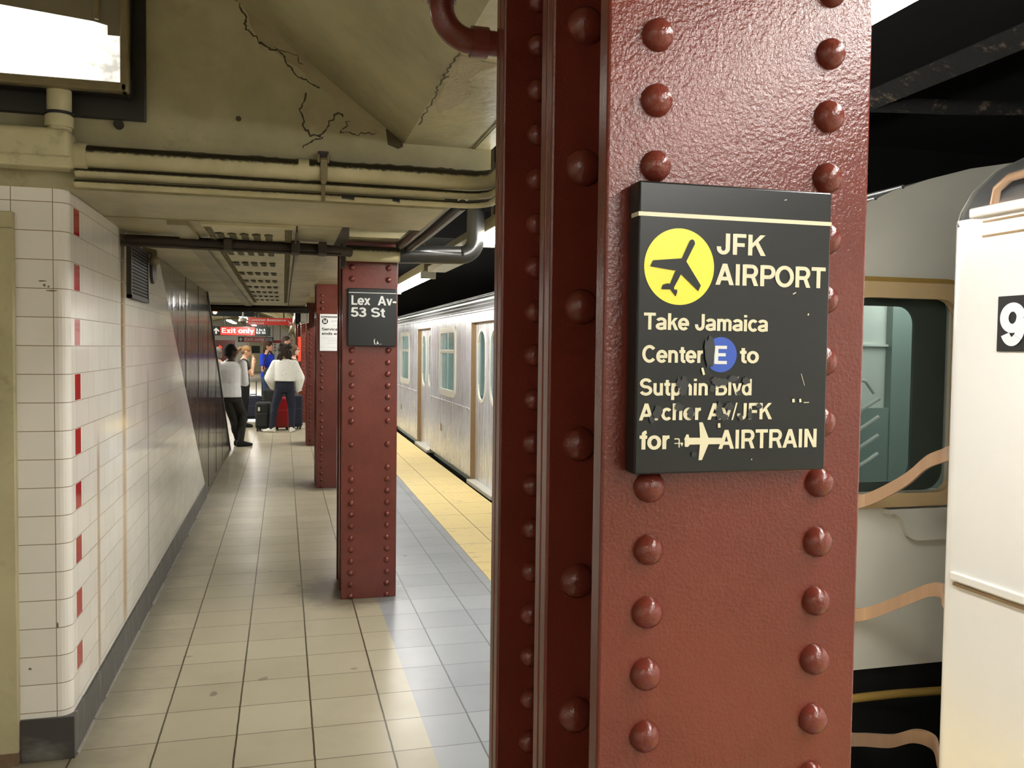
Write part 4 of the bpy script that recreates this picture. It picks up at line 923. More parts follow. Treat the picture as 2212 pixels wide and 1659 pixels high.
b = MB(); text_mb(b, '9', -2.190, 1.612, .125, .080, lambda u, v, d: (TX-.006-d, -u, v), .001, 0, .22); b.v = [(v[0]-nc.location.x, v[1]-nc.location.y, v[2]-nc.location.z) for v in b.v]; b.build('numeral', M['paper'], nb, False)
b = MB(); b.box(TX+.12, 4.6, yb, 2.25, -1.1, -.1); part(b, 'underframe', M['black_rubber'], nc)

# gate bars between the two cars
for i, (lab, pts) in enumerate((('topmost bent barrier bar in the gap between the cars', [(2.16, 3.04, .985), (2.23, 3.0, .975), (2.295, 2.97, .995), (2.335, 2.88, 1.055), (2.36, 2.82, 1.105), (2.40, 2.78, 1.165), (2.40, 2.7, 1.2), (2.30, 2.56, 1.228), (2.24, 2.44, 1.24)]),
                                ('middle bent barrier bar in the gap between the cars', [(2.16, 3.04, .525), (2.23, 3.0, .515), (2.30, 2.97, .525), (2.35, 2.9, .575), (2.38, 2.82, .63), (2.41, 2.76, .672), (2.38, 2.66, .70), (2.28, 2.54, .712), (2.22, 2.44, .71)]),
                                ('lowest bent barrier bar in the gap between the cars', [(2.16, 3.04, .03), (2.23, 3.0, .0), (2.31, 2.97, .0), (2.36, 2.88, .03), (2.40, 2.80, .082), (2.40, 2.7, .10), (2.30, 2.56, .112), (2.22, 2.44, .12)]))):
    b = MB(); P0 = [Vector(p) for p in pts]; fine = []
    for k in range(len(P0)-1):
        for j in range(5):
            u = j/5; p0, p1, p2, p3 = P0[max(k-1, 0)], P0[k], P0[k+1], P0[min(k+2, len(P0)-1)]
            fine.append(.5*((2*p1)+(p2-p0)*u+(2*p0-5*p1+4*p2-p3)*u*u+(3*p1-p0-3*p2+p3)*u**3))
    fine.append(P0[-1])
    vs = []
    for p in fine: vs += [(p.x-.01, p.y-.004, p.z+.026), (p.x+.01, p.y+.004, p.z+.026), (p.x+.01, p.y+.004, p.z-.026), (p.x-.01, p.y-.004, p.z-.026)]
    m = len(fine); fs = [(4*k+j, 4*k+(j+1) % 4, 4*k+4+(j+1) % 4, 4*k+4+j) for k in range(m-1) for j in range(4)]+[(0, 1, 2, 3), (4*m-4, 4*m-1, 4*m-2, 4*m-3)]
    b.add(vs, fs); tag(b.build('barrier_bar', M['pinkbar']), lab, 'barrier', 'barrier bars between the train cars')

# ------------------------------------------------------------------ the hall beyond: signs, lamps, doors
def hang_sign(name, label, x0, x1, y, z0, z1, mat, top=2.15):
    t = thing(name, label, 'sign', ((x0+x1)/2, y, z0))
    b = MB(); b.bbox(x0, x1, y-.03, y+.03, z0, z1, .006); part(b, 'panel', mat, t)
    for x in (x0+.2*(x1-x0), x0+.8*(x1-x0)):
        b = MB(); b.tube([(x, y, z1), (x, y, top)], .014, 8); part(b, 'hanger', M['black_rubber'], t)
    return t
def arrow_up(b, x, z, s, y):
    b.add([(x+px*s, y, z+pz*s) for px, pz in ((-.16, -.5), (.16, -.5), (.16, .02), (.16, .5), (-.16, .5))], [tuple(range(5))])
    b.add([(x+px*s, y-.0005, z+pz*s) for px, pz in ((0, .62), (-.52, .12), (-.52, -.16), (0, .3), (.52, -.16), (.52, .12))], [tuple(range(6))])
def exit_sign(label, x0, x1, y, z0, z1, r0, r1, small):
    t = hang_sign('exit_sign', label, x0, x1, y, z0, z1, M['sign_black'], 3.0); t['group'] = 'hanging exit signs'
    h = z1-z0
    b = MB(); b.box(r0, r1, y-.034, y-.02, z0+.015, z1-.015); part(b, 'red_field', M['sign_red'], t)
    b = MB(); arrow_up(b, (x0+r0)/2, (z0+z1)/2-.01, h*.62, y-.036); part(b, 'arrow', M['white_text'], t, False)
    b = MB(); text_mb(b, 'Exit only', r0+.03, z0+.28*h, .54*h, (r1-r0)-.07, PF(y-.034), .002); part(b, 'lettering', M['white_text'], t, False)
    b = MB()
    for s_, zf in (('3 Av &', .56), ('53 St', .24)): text_mb(b, s_, r1+.04, z0+zf*h, .24*h, small, PF(y-.031), .002)
    part(b, 'street_lettering', M['white_text'], t, False)
    return t
exit_sign('larger Exit only sign with up arrow hanging nearest in the hall', -2.282, -.43, 30, 1.915, 2.215, -2.02, -.93, .30)
exit_sign('smaller Exit only sign hanging behind the larger one', -2.05, -.45, 42, 1.755, 2.005, -1.80, -.86, .28)
t = hang_sign('assistance_sign', 'red Customer Assistance Intercom sign hanging in the hall', -.775, .197, 20, 2.052, 2.212, M['sign_red'], 2.9)
b = MB(); text_mb(b, 'Customer Assistance', -.755, 2.135, .055, .80, PF(19.97), .002, 0, .13); text_mb(b, 'Intercom', -.755, 2.066, .050, .33, PF(19.97), .002, 0, .13); part(b, 'lettering', M['white_text'], t, False)
b = MB(); b.add([(.13+px*.09, 19.966, 2.115+pz*.09) for px, pz in ((-.5, .38), (-.38, .5), (.2, -.08), (.08, -.2))], [(0, 1, 2, 3)]); b.add([(.13+px*.09, 19.965, 2.115+pz*.09) for px, pz in ((.42, .2), (.42, -.42), (-.2, -.42), (-.2, -.22), (.22, -.22), (.22, .2))], [tuple(range(6))]); part(b, 'arrow', M['white_text'], t, False)
t = hang_sign('information_board', 'dark hanging board with one glowing amber light beside the escalator panel', -1.42, -.50, 16, 2.095, 2.215, M['board'], 2.6)
b = MB(); b.sphere((-1.165, 15.965, 2.165), .035, .012, .035, 14, 8); part(b, 'amber_light', M['led'], t)
t = hang_sign('red_sign', 'red sign in the far hall behind the man in the blue polo', -.62, -.05, 44, 1.74, 1.875, M['sign_red'], 3.0)
b = MB(); b.box(.290, .347, 18.38, 18.40, 1.275, 1.78); tag(b.build('column_plate', M['orange']), 'orange-red vertical plate on the distant column right of the woman in white', 'sign')
t = thing('dome_camera', 'white dome security camera hanging in front of the Exit only sign', 'camera', (-.653, 15, 1.9))
b = MB(); b.tube([(-.653, 15, 2.955), (-.653, 15, 2.03)], .014, 10); part(b, 'stem', M['white'], t)
b = MB(); b.tube([(-.653, 15, 2.05), (-.653, 15, 2.03), (-.653, 15, 1.985)], [.03, .068, .074], 24); part(b, 'housing', M['white'], t)
b = MB(); b.sphere((-.653, 15, 1.985), .055, .055, .06, 20, 12); part(b, 'dome', M['lens_off'], t)
t = thing('hall_light', 'long fluorescent strip light on the hall ceiling behind the dome camera', 'light', (-1.2, 25.5, 2.45))
b = MB(); b.box(-1.28, -1.12, 25.5, 38.5, 2.48, 2.55); part(b, 'housing', M['white'], t)
b = MB(); b.box(-1.27, -1.13, 25.6, 38.4, 2.43, 2.48); part(b, 'diffuser', M['hall_lamp'], t)
t = thing('hall_light', 'short tilted strip light above the Customer Assistance sign', 'light', (-.6, 17, 2.2))
b = MB(); b.add([(-.735, 17, 2.205), (-.70, 17, 2.175), (-.515, 17, 2.265), (-.55, 17, 2.295), (-.735, 17.3, 2.205), (-.70, 17.3, 2.175), (-.515, 17.3, 2.265), (-.55, 17.3, 2.295)], [(0, 1, 2, 3), (4, 7, 6, 5), (0, 4, 5, 1), (1, 5, 6, 2), (2, 6, 7, 3), (3, 7, 4, 0)]); part(b, 'diffuser', M['hall_lamp'], t)
b = MB(); b.tube([(-.62, 17.15, 2.26), (-.62, 17.15, 3.0)], .012, 8); part(b, 'hanger', M['black_rubber'], t)
for i, yy in enumerate((14.0, 44.0)):
    t = thing('hall_light', ('strip light over the far side of the hall behind the escalator panel', 'strip light at the far end of the hall before the white doors')[i], 'light', (-2.6, yy, 2.6))
    b = MB(); b.box(-2.7, -2.5, yy, yy+6, 2.83, 2.88); part(b, 'housing', M['white'], t)
    b = MB(); b.box(-2.69, -2.51, yy+.05, yy+5.95, 2.79, 2.83); part(b, 'diffuser', M['hall_lamp'], t)
# white double doors in the far wall
dr = thing('door_pair', 'cream double doors with dark windows in the far white wall', 'door', (-1.4, 54, 0)); fy = 53.97; k = 54/46
for x0, x1 in ((-2.0, -1.335), (-1.325, -.66)):
    b = MB(); b.bbox(x0, x1, fy-.04, fy+.02, .02, 1.86, .01); d_ = part(b, 'door', M['pipe_cream'], dr)
    b = MB(); b.box(x0+.14, x1-.04, fy-.05, fy-.035, 1.15, 1.59); b.v = [(v[0]-dr.location.x, v[1]-dr.location.y, v[2]-dr.location.z) for v in b.v]; b.build('window', M['black_rubber'], d_)
b = MB(); b.bbox(-2.1, -.55, fy-.03, fy+.03, 1.86, 1.93, .01); b.bbox(-2.1, -2.0, fy-.03, fy+.03, 0, 1.9, .01); b.bbox(-.65, -.55, fy-.03, fy+.03, 0, 1.9, .01); part(b, 'frame', M['white'], dr)
b = MB()
for x in (-2.10, -.50):
    for z in (1.68, 1.50, 1.32): b.box(x-.03, x+.03, fy-.06, fy-.03, z-.03, z+.03)
part(b, 'hinge_blocks', M['black_rubber'], dr)
# dark red partition at the left of the hall
t = thing('red_partition', 'dark red wall with small white signs behind the man in the grey sweater', 'wall panel', (-2.3, 33, 0))
b = MB(); b.box(-4.6, -1.72, 33, 33.1, 0, 1.78); part(b, 'panel', M['dark_red'], t)
b = MB()
for x0, x1, z0, z1 in ((-1.98, -1.86, 1.50, 1.62), ): b.box(x0, x1, 32.96, 33.0, z0, z1)
part(b, 'white_plate', M['white'], t)
b = MB(); b.add([(-2.24, 32.97, 1.42), (-2.15, 32.97, 1.51), (-2.24, 32.97, 1.60), (-2.33, 32.97, 1.51)], [(0, 1, 2, 3)]); part(b, 'diamond_plate', M['orange'], t, False)
b = MB(); text_mb(b, '12', -2.62, 1.46, .13, .16, PF(32.99), .002); part(b, 'number', M['white_text'], t, False)
t = thing('ceiling_bracket', 'white box and dark brackets fixed beside the third column at the ceiling', 'bracket', (.2, 12.8, 2.0))
b = MB(); b.bbox(.235, .325, 12.7, 12.9, 1.94, 2.06, .01); part(b, 'box', M['white'], t)
b = MB(); b.tube([(.335, 12.7, 2.06), (.335, 12.7, 1.93), (.22, 12.7, 1.91)], .014, 8); part(b, 'arm', M['win_white'], t)
b = MB(); b.bbox(.16, .232, 12.75, 13.0, 1.90, 2.09, .02); b.tube([(.3, 12.8, 2.1), (.18, 12.9, 1.93)], .02, 8); part(b, 'speaker', M['black_rubber'], t)
# ------------------------------------------------------------------ people
def remeshed(mb, name, mat, parent, voxel, smooth=3, bumpy=0, fac=.5):
    """weld the overlapping lofts of one body or garment into a single continuous surface"""
    me = mb.mesh(name); o = bpy.data.objects.new(name, me); COL.objects.link(o)
    m = o.modifiers.new('weld', 'REMESH'); m.mode = 'VOXEL'; m.voxel_size = voxel; m.use_smooth_shade = True
    s_ = o.modifiers.new('smooth', 'SMOOTH'); s_.factor = fac; s_.iterations = smooth
    dg = bpy.context.evaluated_depsgraph_get(); out = bpy.data.meshes.new_from_object(o.evaluated_get(dg))
    bpy.data.objects.remove(o); bpy.data.meshes.remove(me)
    if bumpy:
        from mathutils import noise
        for v in out.vertices: v.co += v.normal*bumpy*noise.noise(v.co*26)
    out.name = name; out.materials.clear(); out.materials.append(mat)
    for p in out.polygons: p.use_smooth = True; p.material_index = 0
    n = bpy.data.objects.new(name, out); COL.objects.link(n)
    if parent is not None: n.parent = parent
    return n
def loft(mb, rings, seg=18):
    """rings: (centre, rx, ry, tilt matrix or None)"""
    vs = []; fs = []
    for c, rx, ry, R_ in rings:
        for j in range(seg):
            a = 2*PI*j/seg; ca, sa = math.cos(a), math.sin(a)
            p = Vector((rx*math.copysign(abs(ca)**.85, ca), ry*math.copysign(abs(sa)**.85, sa), 0))
            if R_ is not None: p = R_ @ p
            vs.append(Vector(c)+p)
    n = len(rings)
    for i in range(n-1):
        for j in range(seg): k = (j+1) % seg; fs.append((i*seg+j, i*seg+k, (i+1)*seg+k, (i+1)*seg+j))
    fs.append(tuple(range(seg-1, -1, -1))); fs.append(tuple(range((n-1)*seg, n*seg)))
    mb.add(vs, fs, 0, True)
def limb(mb, pts, rs, seg=14):
    P0 = [Vector(p) for p in pts]; fine = []; fr_ = []
    for k in range(len(P0)-1):
        for j in range(4): fine.append(P0[k].lerp(P0[k+1], j/4)); fr_.append(rs[k]+(rs[k+1]-rs[k])*j/4)
    fine.append(P0[-1]); fr_.append(rs[-1]); mb.tube(fine, fr_, seg)
    for p, r in zip(P0, rs): mb.sphere(p, r*1.0, r*1.0, r*1.0, 12, 8)
def facing(d): return math.atan2(-d[0], d[1])
class Pose: pass
def default_pose(H, wide=1.0):
    J = {k: Vector(v)*H for k, v in dict(pelvis=(0,0,.535), chest=(0,.0,.70), neck=(0,-.005,.825), head=(0,.012,.925),
        shR=(.112*wide,-.005,.80), elR=(.150,-.02,.63), wrR=(.150,.04,.49), shL=(-.112*wide,-.005,.80), elL=(-.150,-.02,.63), wrL=(-.150,.04,.49),
        hipR=(.050,0,.50), knR=(.056,.012,.285), anR=(.056,-.008,.045), hipL=(-.050,0,.50), knL=(-.056,.012,.285), anL=(-.056,-.008,.045)).items()}
    return J
def hand(mb, wr, el, side, palm_n, s_, curl=.5):
    """palm with four unequal bent fingers and a thumb leaving its side"""
    d = (Vector(wr)-Vector(el)).normalized(); n = Vector(palm_n); n = (n-d*n.dot(d)).normalized(); w = d.cross(n)*side
    c = Vector(wr)+d*.045*s_
    Rm = Matrix((w, n, d)).transposed(); mb.sphere(c, .038*s_, .016*s_, .050*s_, 12, 8, 0, Rm)
    for k, (off, ln) in enumerate(((.026, .066), (.009, .076), (-.009, .070), (-.025, .055))):
        p = c+w*off*s_+d*.040*s_; q = p+(d*math.cos(curl*.6)+n*math.sin(curl*.6))*ln*.5*s_; r = q+(d*math.cos(curl*1.6)+n*math.sin(curl*1.6))*ln*.5*s_
        mb.tube([p, q, r], [.0088*s_, .0082*s_, .007*s_], 8)
    p = Vector(wr)+d*.022*s_+w*.026*s_; q = p+(w*.6+d*.7+n*.3).normalized()*.038*s_; r = q+(d*.9+n*.35).normalized()*.028*s_
    mb.tube([p, q, r], [.0105*s_, .0095*s_, .008*s_], 8)
def torso_rings(J, H, prof):
    out = []
    for t, rx, ry in prof:
        if t <= .5: c = J['pelvis'].lerp(J['chest'], t/.5) if t >= 0 else J['pelvis']+(J['pelvis']-J['chest'])*(-t/.5)
        else: c = J['chest'].lerp(J['neck'], (t-.5)/.5)
        sh = (J['shR']-J['shL']); hp = (J['hipR']-J['hipL'])
        a = math.atan2(hp.y, hp.x)*(1-t)+math.atan2(sh.y, sh.x)*t
        out.append((c, rx*H, ry*H, Matrix.Rotation(a, 3, 'Z')))
    return out
BODY_PROF = [(-.22, .070, .055), (-.08, .092, .066), (0, .096, .068), (.28, .083, .058), (.50, .094, .066), (.72, .106, .066), (.90, .100, .052), (.97, .055, .040), (1.05, .036, .036)]
def person(label, loc, heading, H, skin, J, shirt=None, pants=None, shoes=None, hair=None, head_turn=0, head_nod=0, female=False, sleeve=1.0, feet=(0, 0), face=True, hands=(1, 1), palm=((0,.3,.2), (0,.3,.2)), shirt_prof=None, shirt_hem=0, wide_sleeve=1.0, extra=None):
    t = thing('person', label, 'person', loc, heading)
    sk = plain('skin_'+label[:14].replace(' ', '_'), skin, .5, 0, .06, 8)
    b = MB(); loft(b, torso_rings(J, H, BODY_PROF))
    HR = Matrix.Rotation(head_turn, 3, 'Z') @ Matrix.Rotation(-head_nod, 3, 'X'); hc = J['head']
    def hp(x, y, z): return hc+HR @ Vector((x, y, z))*H
    # neck, skull, jaw, nose, lips, chin, ears
    b.tube([J['neck']-Vector((0, 0, .02*H)), J['neck'].lerp(hc, .5), hc], [.036*H, .031*H, .031*H], 14)
    b.sphere(hp(0, -.004, .012), .044*H, .056*H, .056*H, 18, 12, 0, HR); loft(b, [(hp(0, .006, -.062), .016*H, .020*H, HR), (hp(0, .010, -.052), .026*H, .034*H, HR), (hp(0, .006, -.03), .036*H, .044*H, HR), (hp(0, .0, .0), .042*H, .052*H, HR)])
    b.tube([hp(0, .050, .016), hp(0, .062, -.010), hp(0, .052, -.016)], [.005*H, .0085*H, .006*H], 8)
    b.sphere(hp(0, .047, -.033), .013*H, .008*H, .005*H, 10, 6, 0, HR); b.sphere(hp(0, .044, -.054), .013*H, .010*H, .009*H, 10, 6, 0, HR)
    for s_ in (-1, 1): b.sphere(hp(.044*s_, -.006, .0), .005*H, .011*H, .018*H, 10, 8, 0, HR); b.sphere(hp(.017*s_, .049, .021), .012*H, .006*H, .004*H, 8, 6, 0, HR)
    for s_, k in ((1, 'R'), (-1, 'L')):
        limb(b, [J['sh'+k], J['el'+k], J['wr'+k]], [.031*H, .0245*H, .0165*H]); limb(b, [J['hip'+k], J['kn'+k], J['an'+k]], [.052*H, .034*H, .021*H])
        kn, an = J['kn'+k], J['an'+k]; b.sphere(kn.lerp(an, .3)+Vector((0, -.008*H, 0)), .027*H, .028*H, .07*H, 12, 8)
        if hands[0 if s_ > 0 else 1]: hand(b, J['wr'+k], J['el'+k], s_, palm[0 if s_ > 0 else 1], H/1.75)
        f = Matrix.Rotation(feet[0 if s_ > 0 else 1], 3, 'Z'); loft(b, [(an+f @ Vector((0, y, z-an.z/H))*H, rx*H, rz*H, Matrix.Rotation(PI/2, 3, 'X') if False else f @ Matrix.Rotation(-PI/2, 3, 'X')) for y, z, rx, rz in ((-.03, .022, .016, .018), (-.01, .024, .020, .022), (.03, .020, .024, .018), (.07, .015, .026, .013), (.10, .012, .018, .010))])
    remeshed(b, 'body', sk, t, .0085, 2)
    if face:
        e = MB(); iris = MB(); br = MB()
        for s_ in (-1, 1):
            e.sphere(hp(.0175*s_, .0465, .008), .0085*H, .006*H, .0055*H, 12, 8, 0, HR); iris.sphere(hp(.0175*s_, .0505, .008), .0038*H, .003*H, .0042*H, 10, 6, 0, HR)
            br.tube([hp(.008*s_, .0525, .022), hp(.018*s_, .0535, .026), hp(.030*s_, .046, .022)], .0028*H, 6)
        e.build('eyes', M['white'], t); iris.build('irises', M['ink'], t); br.build('eyebrows', hair[1] if hair else M['ink'], t)
        l = MB(); l.tube([hp(-.014, .049, -.034), hp(0, .0555, -.033), hp(.014, .049, -.034)], .0032*H, 6); l.build('lips', M['lips'], t)
    if pants:
        b = MB(); loft(b, torso_rings(J, H, [(-.24, .074, .060), (-.08, .098, .074), (.02, .101, .074), (.16, .092, .066)] if not pants.get('skirt') else [(-.2, .10, .08), (.16, .09, .066)]))
        w = pants.get('w', 1.0); cuff = pants.get('cuff', .03)
        for k in 'RL':
            if pants.get('skirt'): loft(b, [(J['kn'+k], .06*H, .05*H, None), (J['hip'+k], .07*H, .06*H, None)])
            else: limb(b, [J['hip'+k], J['kn'+k], J['an'+k]+Vector((0, 0, cuff*H*.3))], [.0575*H*w, .0425*H*w, .032*H*w]); b.sphere(J['kn'+k].lerp(J['an'+k], .3)+Vector((0, -.010*H, 0)), .036*H, .038*H, .09*H, 12, 8)
        remeshed(b, 'trousers' if not pants.get('skirt') else 'skirt', pants['mat'], t, .012, 3)
    if shirt:
        b = MB(); prof = shirt_prof or [(shirt_hem, .103, .078), (.12, .101, .074), (.30, .094, .068), (.50, .103, .075), (.72, .113, .074), (.90, .106, .060), (.975, .062, .046), (1.0, .044, .042)]
        loft(b, torso_rings(J, H, prof))
        for k in 'RL':
            sh, el, wr = J['sh'+k], J['el'+k], J['wr'+k]
            if sleeve >= 1: limb(b, [sh, el, el.lerp(wr, min(.96, sleeve-.04))], [.039*H, .033*H*wide_sleeve, .0235*H*wide_sleeve])
            else: limb(b, [sh, sh.lerp(el, sleeve)], [.039*H, .036*H*wide_sleeve])
        remeshed(b, 'top', shirt, t, .012, 3, .002)
    if shoes:
        b = MB()
        for s_, k in ((0, 'R'), (1, 'L')):
            an = J['an'+k]; f = Matrix.Rotation(feet[s_], 3, 'Z')
            loft(b, [(an+f @ Vector((0, y*H, z*H-an.z)), rx*H, rz*H, f @ Matrix.Rotation(-PI/2, 3, 'X')) for y, z, rx, rz in ((-.042, .022, .015, .020), (-.034, .030, .022, .030), (-.01, .032, .026, .032), (.03, .026, .029, .026), (.07, .019, .031, .019), (.105, .015, .024, .015), (.115, .013, .014, .010))])
        remeshed(b, 'shoes', shoes, t, .009, 2)
    if hair:
        b = MB(); style, hm = hair
        if style in ('short', 'crop', 'shaved'):
            g = {'short': 1.09, 'crop': 1.06, 'shaved': 1.025}[style]
            b.sphere(hp(0, -.009, .020), .0445*H*g, .0545*H*g, .0545*H*g, 18, 12, 0, HR); b.sphere(hp(0, -.028, -.012), .040*H*g, .036*H*g, .038*H*g, 14, 10, 0, HR)
            remeshed(b, 'hair', hm, t, .009, 2, .003 if style == 'short' else 0)
        elif style == 'curly':
            rr = random.Random(3); b.sphere(hp(0, -.012, .018), .050*H, .060*H, .058*H, 18, 12, 0, HR)
            for i in range(46):
                a = rr.uniform(PI*.95, 2.05*PI); z = rr.uniform(-.10, .06); R_ = .048+.012*rr.random()+(.008 if z < -.02 else 0)
                b.sphere(hp(R_*math.cos(a)*1.05, R_*math.sin(a)*.95-.006, z), .020*H, .020*H, .024*H, 8, 6)
            remeshed(b, 'hair', hm, t, .010, 1, .009)
        elif style == 'ponytail':
            b.sphere(hp(0, -.010, .020), .0475*H, .058*H, .0575*H, 18, 12, 0, HR); b.sphere(hp(0, -.028, -.008), .042*H, .036*H, .036*H, 14, 10, 0, HR)
            b.tube([hp(0, -.055, .02), hp(0, -.082, .012), hp(0, -.095, -.02), hp(.0, -.090, -.065), hp(0, -.082, -.10)], [.014*H, .020*H, .022*H, .016*H, .006*H], 10)
            remeshed(b, 'hair', hm, t, .009, 2, .003)
        elif style == 'bob':
            b.sphere(hp(0, -.010, .018), .051*H, .061*H, .060*H, 18, 12, 0, HR)
            loft(b, [(hp(0, -.020, -.06), .046*H, .040*H, HR), (hp(0, -.018, -.02), .051*H, .046*H, HR), (hp(0, -.012, .01), .05*H, .052*H, HR)])
            remeshed(b, 'hair', hm, t, .009, 2, .004)
    if extra: extra(t, J, H, hp, HR)
    return t
M['lips'] = plain('lips', (150, 84, 74), .5)
def cloth(name, rgb, var=.12, rough=.85): return plain(name, rgb, rough, 0, var, 9, .25, 160)
def m_blouse():
    n = NT('white_flecked_blouse'); f = n.noise(38, 3, .6); g = n.noise(30, 3, .6, n.mapping(loc=(4, 2, 1)))
    col = n.mix(n.fr(f, .64, .70), S((242, 242, 236)), S((120, 120, 128))); col = n.mix(n.fr(g, .68, .73), col, S((196, 120, 130)))
    return n.out(col, .85, 0, n.bump(n.noise(14, 3), .5, .01))
def glasses(t, J, H, hp, HR):
    b = MB()
    for s_ in (-1, 1):
        c = hp(.019*s_, .056, .008); b.tube([c+HR @ Vector((.013*H*math.cos(2*PI*i/16), 0, .010*H*math.sin(2*PI*i/16))) for i in range(17)], .0022*H, 6, 0, False)
        b.tube([hp(.032*s_, .056, .011), hp(.045*s_, .03, .012), hp(.046*s_, -.004, .008)], .002*H, 6)
    b.tube([hp(-.006, .057, .011), hp(.006, .057, .011)], .002*H, 6); b.build('glasses', M['ink'], t)
# 1 the man in the grey sweater leaning at the end of the panel, seen from behind
H = 1.68; J = default_pose(H)
J.update(pelvis=Vector((-.145, .0, .83)), chest=Vector((-.150, .02, 1.10)), neck=Vector((-.145, .03, 1.335)), head=Vector((-.135, .055, 1.485)),
         shR=Vector((.045, .0, 1.295)), shL=Vector((-.335, .03, 1.275)), elR=Vector((.085, .02, .995)), wrR=Vector((-.005, .24, .985)), elL=Vector((-.375, .06, .99)), wrL=Vector((-.25, .27, .97)),
         hipR=Vector((-.075, .0, .785)), hipL=Vector((-.205, .01, .785)), knR=Vector((.045, .12, .46)), anR=Vector((.015, -.05, .075)), knL=Vector((-.10, .10, .42)), anL=Vector((-.03, .07, .075)))
person('dark-haired man in a pale grey sweater and black trousers leaning at the panel end', (-.665, 14.15, 0), 0, H, (58, 40, 32), J, cloth('pale_grey_sweater', (226, 226, 228)), {'mat': cloth('black_trousers', (30, 28, 24)), 'w': .93}, cloth('black_shoes', (18, 16, 14)),
       ('short', cloth('black_hair', (16, 13, 12))), head_turn=-.95, feet=(-1.1, -.7), shirt_hem=-.10, extra=glasses)
# 2 the woman in the white blouse, from behind, legs apart
H = 1.63; J = default_pose(H)
J.update(shR=Vector((.175, 0, 1.27)), shL=Vector((-.175, 0, 1.27)), elR=Vector((.255, .02, 1.0)), wrR=Vector((.235, .12, .80)), elL=Vector((-.255, .02, 1.0)), wrL=Vector((-.20, .14, .84)),
         hipR=Vector((.085, 0, .80)), hipL=Vector((-.085, 0, .80)), knR=Vector((.125, .03, .46)), anR=Vector((.125, -.01, .075)), knL=Vector((-.175, .03, .46)), anL=Vector((-.225, -.01, .075)))
person('woman in a white flecked blouse and navy trousers, seen from behind among suitcases', (.02, 16.35, 0), .0, H, (196, 150, 124), J, m_blouse(), {'mat': cloth('navy_trousers', (26, 30, 48)), 'w': 1.02}, cloth('white_trainers', (226, 224, 216), .04),
       ('curly', cloth('dark_brown_curls', (44, 32, 24), .3)), female=True, sleeve=1.62, feet=(-.15, 1.0), face=False, wide_sleeve=2.0,
       shirt_prof=[(.13, .108, .094), (.30, .116, .094), (.50, .118, .088), (.72, .120, .080), (.90, .110, .062), (.975, .066, .048), (1.0, .046, .042)])
# 3 the blonde woman in black, in profile, hand raised to her face
H = 1.60; J = default_pose(H)
J.update(head=Vector((0, .055, 1.462)), neck=Vector((0, .005, 1.315)), elR=Vector((.165, .14, 1.02)), wrR=Vector((.06, .17, 1.27)), elL=Vector((-.15, .16, 1.02)), wrL=Vector((-.02, .19, 1.22)))
person('blonde woman with a ponytail in a black dress, hand raised to her face', (-.755, 17.5, 0), -1.45, H, (206, 160, 132), J, cloth('black_dress', (22, 22, 24)), {'mat': cloth('black_skirt', (20, 20, 22)), 'w': 1.1}, cloth('black_flats', (18, 18, 18)),
       ('ponytail', cloth('blonde_hair', (124, 92, 56), .3)), head_nod=.45, female=True, sleeve=.5, palm=((0, -.2, .9), (0, -.2, .9)), shirt_hem=-.15)
# 4 the man in the blue polo shirt
H = 1.70; J = default_pose(H)
J.update(elR=Vector((.26, .04, 1.06)), wrR=Vector((.10, .24, 1.12)), elL=Vector((-.24, -.04, 1.07)), wrL=Vector((-.27, .04, .85)))
person('brown-haired man in a bright blue polo shirt looking to the right', (-.34, 19.55, 0), -2.05, H, (200, 146, 118), J, cloth('bright_blue_polo', (20, 54, 190)), {'mat': cloth('blue_jeans', (44, 62, 92))}, cloth('grey_shoes', (60, 60, 62)),
       ('short', cloth('brown_hair', (64, 44, 30), .2)), head_turn=.25, sleeve=.62)
# 5 the tall man with cropped hair behind the woman in white
H = 1.80; J = default_pose(H)
person('tall man with cropped hair in a grey shirt, behind the woman in white', (.045, 18.85, 0), -1.95, H, (204, 156, 132), J, cloth('grey_shirt', (104, 98, 90)), {'mat': cloth('dark_trousers', (40, 40, 44))}, cloth('dark_shoes', (30, 28, 26)),
       ('shaved', cloth('cropped_brown_hair', (66, 50, 40), .2)), head_turn=.2, sleeve=.65)
# 6 the person with light brown hair whose head shows beside the curls
H = 1.62; J = default_pose(H)
person('person with light brown hair and glasses, head showing right of the dark curls', (.185, 17.75, 0), -1.75, H, (210, 166, 140), J, cloth('dusty_brown_top', (96, 76, 66)), {'mat': cloth('charcoal_trousers', (44, 42, 44))}, cloth('brown_shoes', (60, 44, 34)),
       ('bob', cloth('light_brown_hair', (78, 58, 42), .25)), sleeve=1.0, female=True, extra=glasses)
# 7 the grey-haired person half hidden by the panel
H = 1.55; J = default_pose(H)
person('grey-haired person in a pale top, half hidden by the escalator panel', (-1.22, 17.4, 0), .6, H, (198, 156, 134), J, cloth('pale_top', (188, 180, 172)), {'mat': cloth('grey_trousers', (80, 78, 76))}, cloth('tan_shoes', (110, 90, 70)),
       ('bob', cloth('grey_hair', (104, 98, 92), .2)), sleeve=1.0, female=True)

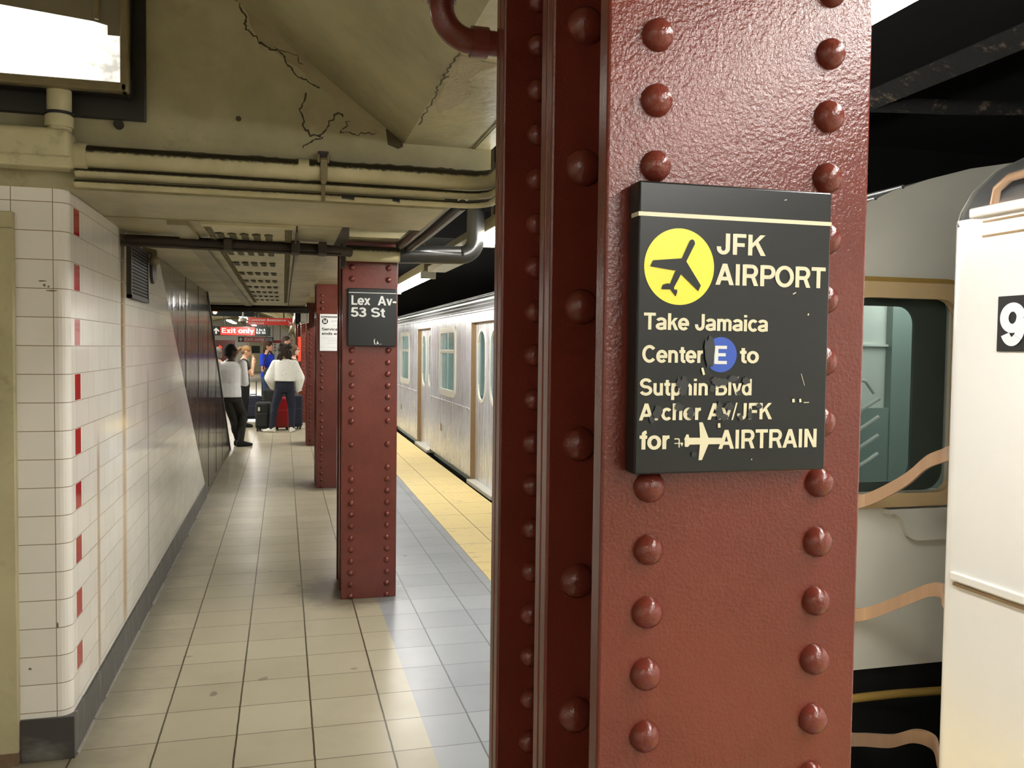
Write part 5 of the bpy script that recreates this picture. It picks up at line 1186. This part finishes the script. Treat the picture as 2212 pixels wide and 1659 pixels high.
# ------------------------------------------------------------------ luggage
def suitcase(label, x, y, w, d, h, mat, rz=0, handle=.0, tilt=0, tagm=None):
    t = thing('suitcase', label, 'suitcase', (x, y, 0), rz, None)
    t.rotation_euler = (tilt, 0, rz)
    b = MB(); b.bbox(-w/2, w/2, -d/2, d/2, .045, h, min(.05, d*.22), 4); b.build('shell', mat, t)
    b = MB(); b.bbox(-w/2+.03, w/2-.03, -d/2-.018, -d/2+.03, .10, h*.62, .016, 3); b.build('pocket', mat, t)
    b = MB(); b.tube([(-w*.16, 0, h-.005), (-w*.16, 0, h+.03), (w*.16, 0, h+.03), (w*.16, 0, h-.005)], .010, 8); b.build('carry_handle', M['black_rubber'], t)
    for sx in (-1, 1):
        for sy in (-1, 1):
            b = MB(); b.tube([(sx*(w/2-.045)-.012, sy*(d/2-.04), .026), (sx*(w/2-.045)+.012, sy*(d/2-.04), .026)], .026, 14); b.box(sx*(w/2-.045)-.018, sx*(w/2-.045)+.018, sy*(d/2-.04)-.016, sy*(d/2-.04)+.016, .03, .06); b.build('wheel', M['black_rubber'], t)
    if handle:
        b = MB(); hx = w*.2; b.tube([(-hx, d*.3, h-.02), (-hx, d*.3, h+handle), (hx, d*.3, h+handle), (hx, d*.3, h-.02)], .010, 8); b.build('telescopic_handle', M['black_rubber'], t)
    if tagm is not None:
        b = MB(); b.bbox(-w*.25, -w*.25+.035, -d/2-.024, -d/2-.017, h*.70, h*.70+.07, .002); b.build('label_tag', tagm, t)
    return t
navy = cloth('navy_suitcase_fabric', (30, 34, 50)); blk = cloth('black_suitcase_fabric', (30, 32, 30)); redm = plain('red_suitcase_shell', (150, 14, 22), .3, 0, .1)
suitcase('navy suitcase with raised handle standing beyond the blonde woman', -.62, 18.9, .36, .24, .53, navy, .15, .30, 0, None)
suitcase('black suitcase with white tag standing left of the woman in the white blouse', -.355, 16.62, .27, .24, .545, blk, -.25, .36, 0, M['white'])
suitcase('red hard-shell suitcase standing between the legs of the woman in the white blouse', -.03, 16.85, .27, .26, .62, redm, .1)
suitcase('black suitcase behind the one with the white tag, its top showing', -.24, 17.55, .30, .22, .74, blk, -.1)
suitcase('dark blue suitcase standing just right of the woman in the white blouse', .225, 17.0, .22, .30, .66, navy, .2)
bg = thing('shoulder_bag', 'dark green shoulder bag hanging at the hip of the man in the blue polo', 'bag', (-.30, 19.25, .98), .2)
b = MB(); b.sphere((0, 0, 0), .13, .08, .15, 20, 14); b.sphere((0, -.03, -.06), .12, .08, .10, 18, 12); remeshed(b, 'pouch', cloth('dark_green_bag', (38, 42, 36)), bg, .012, 3)
b = MB(); b.tube([(-.13, .0, .10), (-.10, .03, .30), (.02, .06, .50), (.10, .12, .42)], .014, 8); b.build('strap', M['black_rubber'], bg)
b = MB(); b.box(-.06, .06, -.125, -.115, -.01, .012); b.build('buckle', M['win_white'], bg)
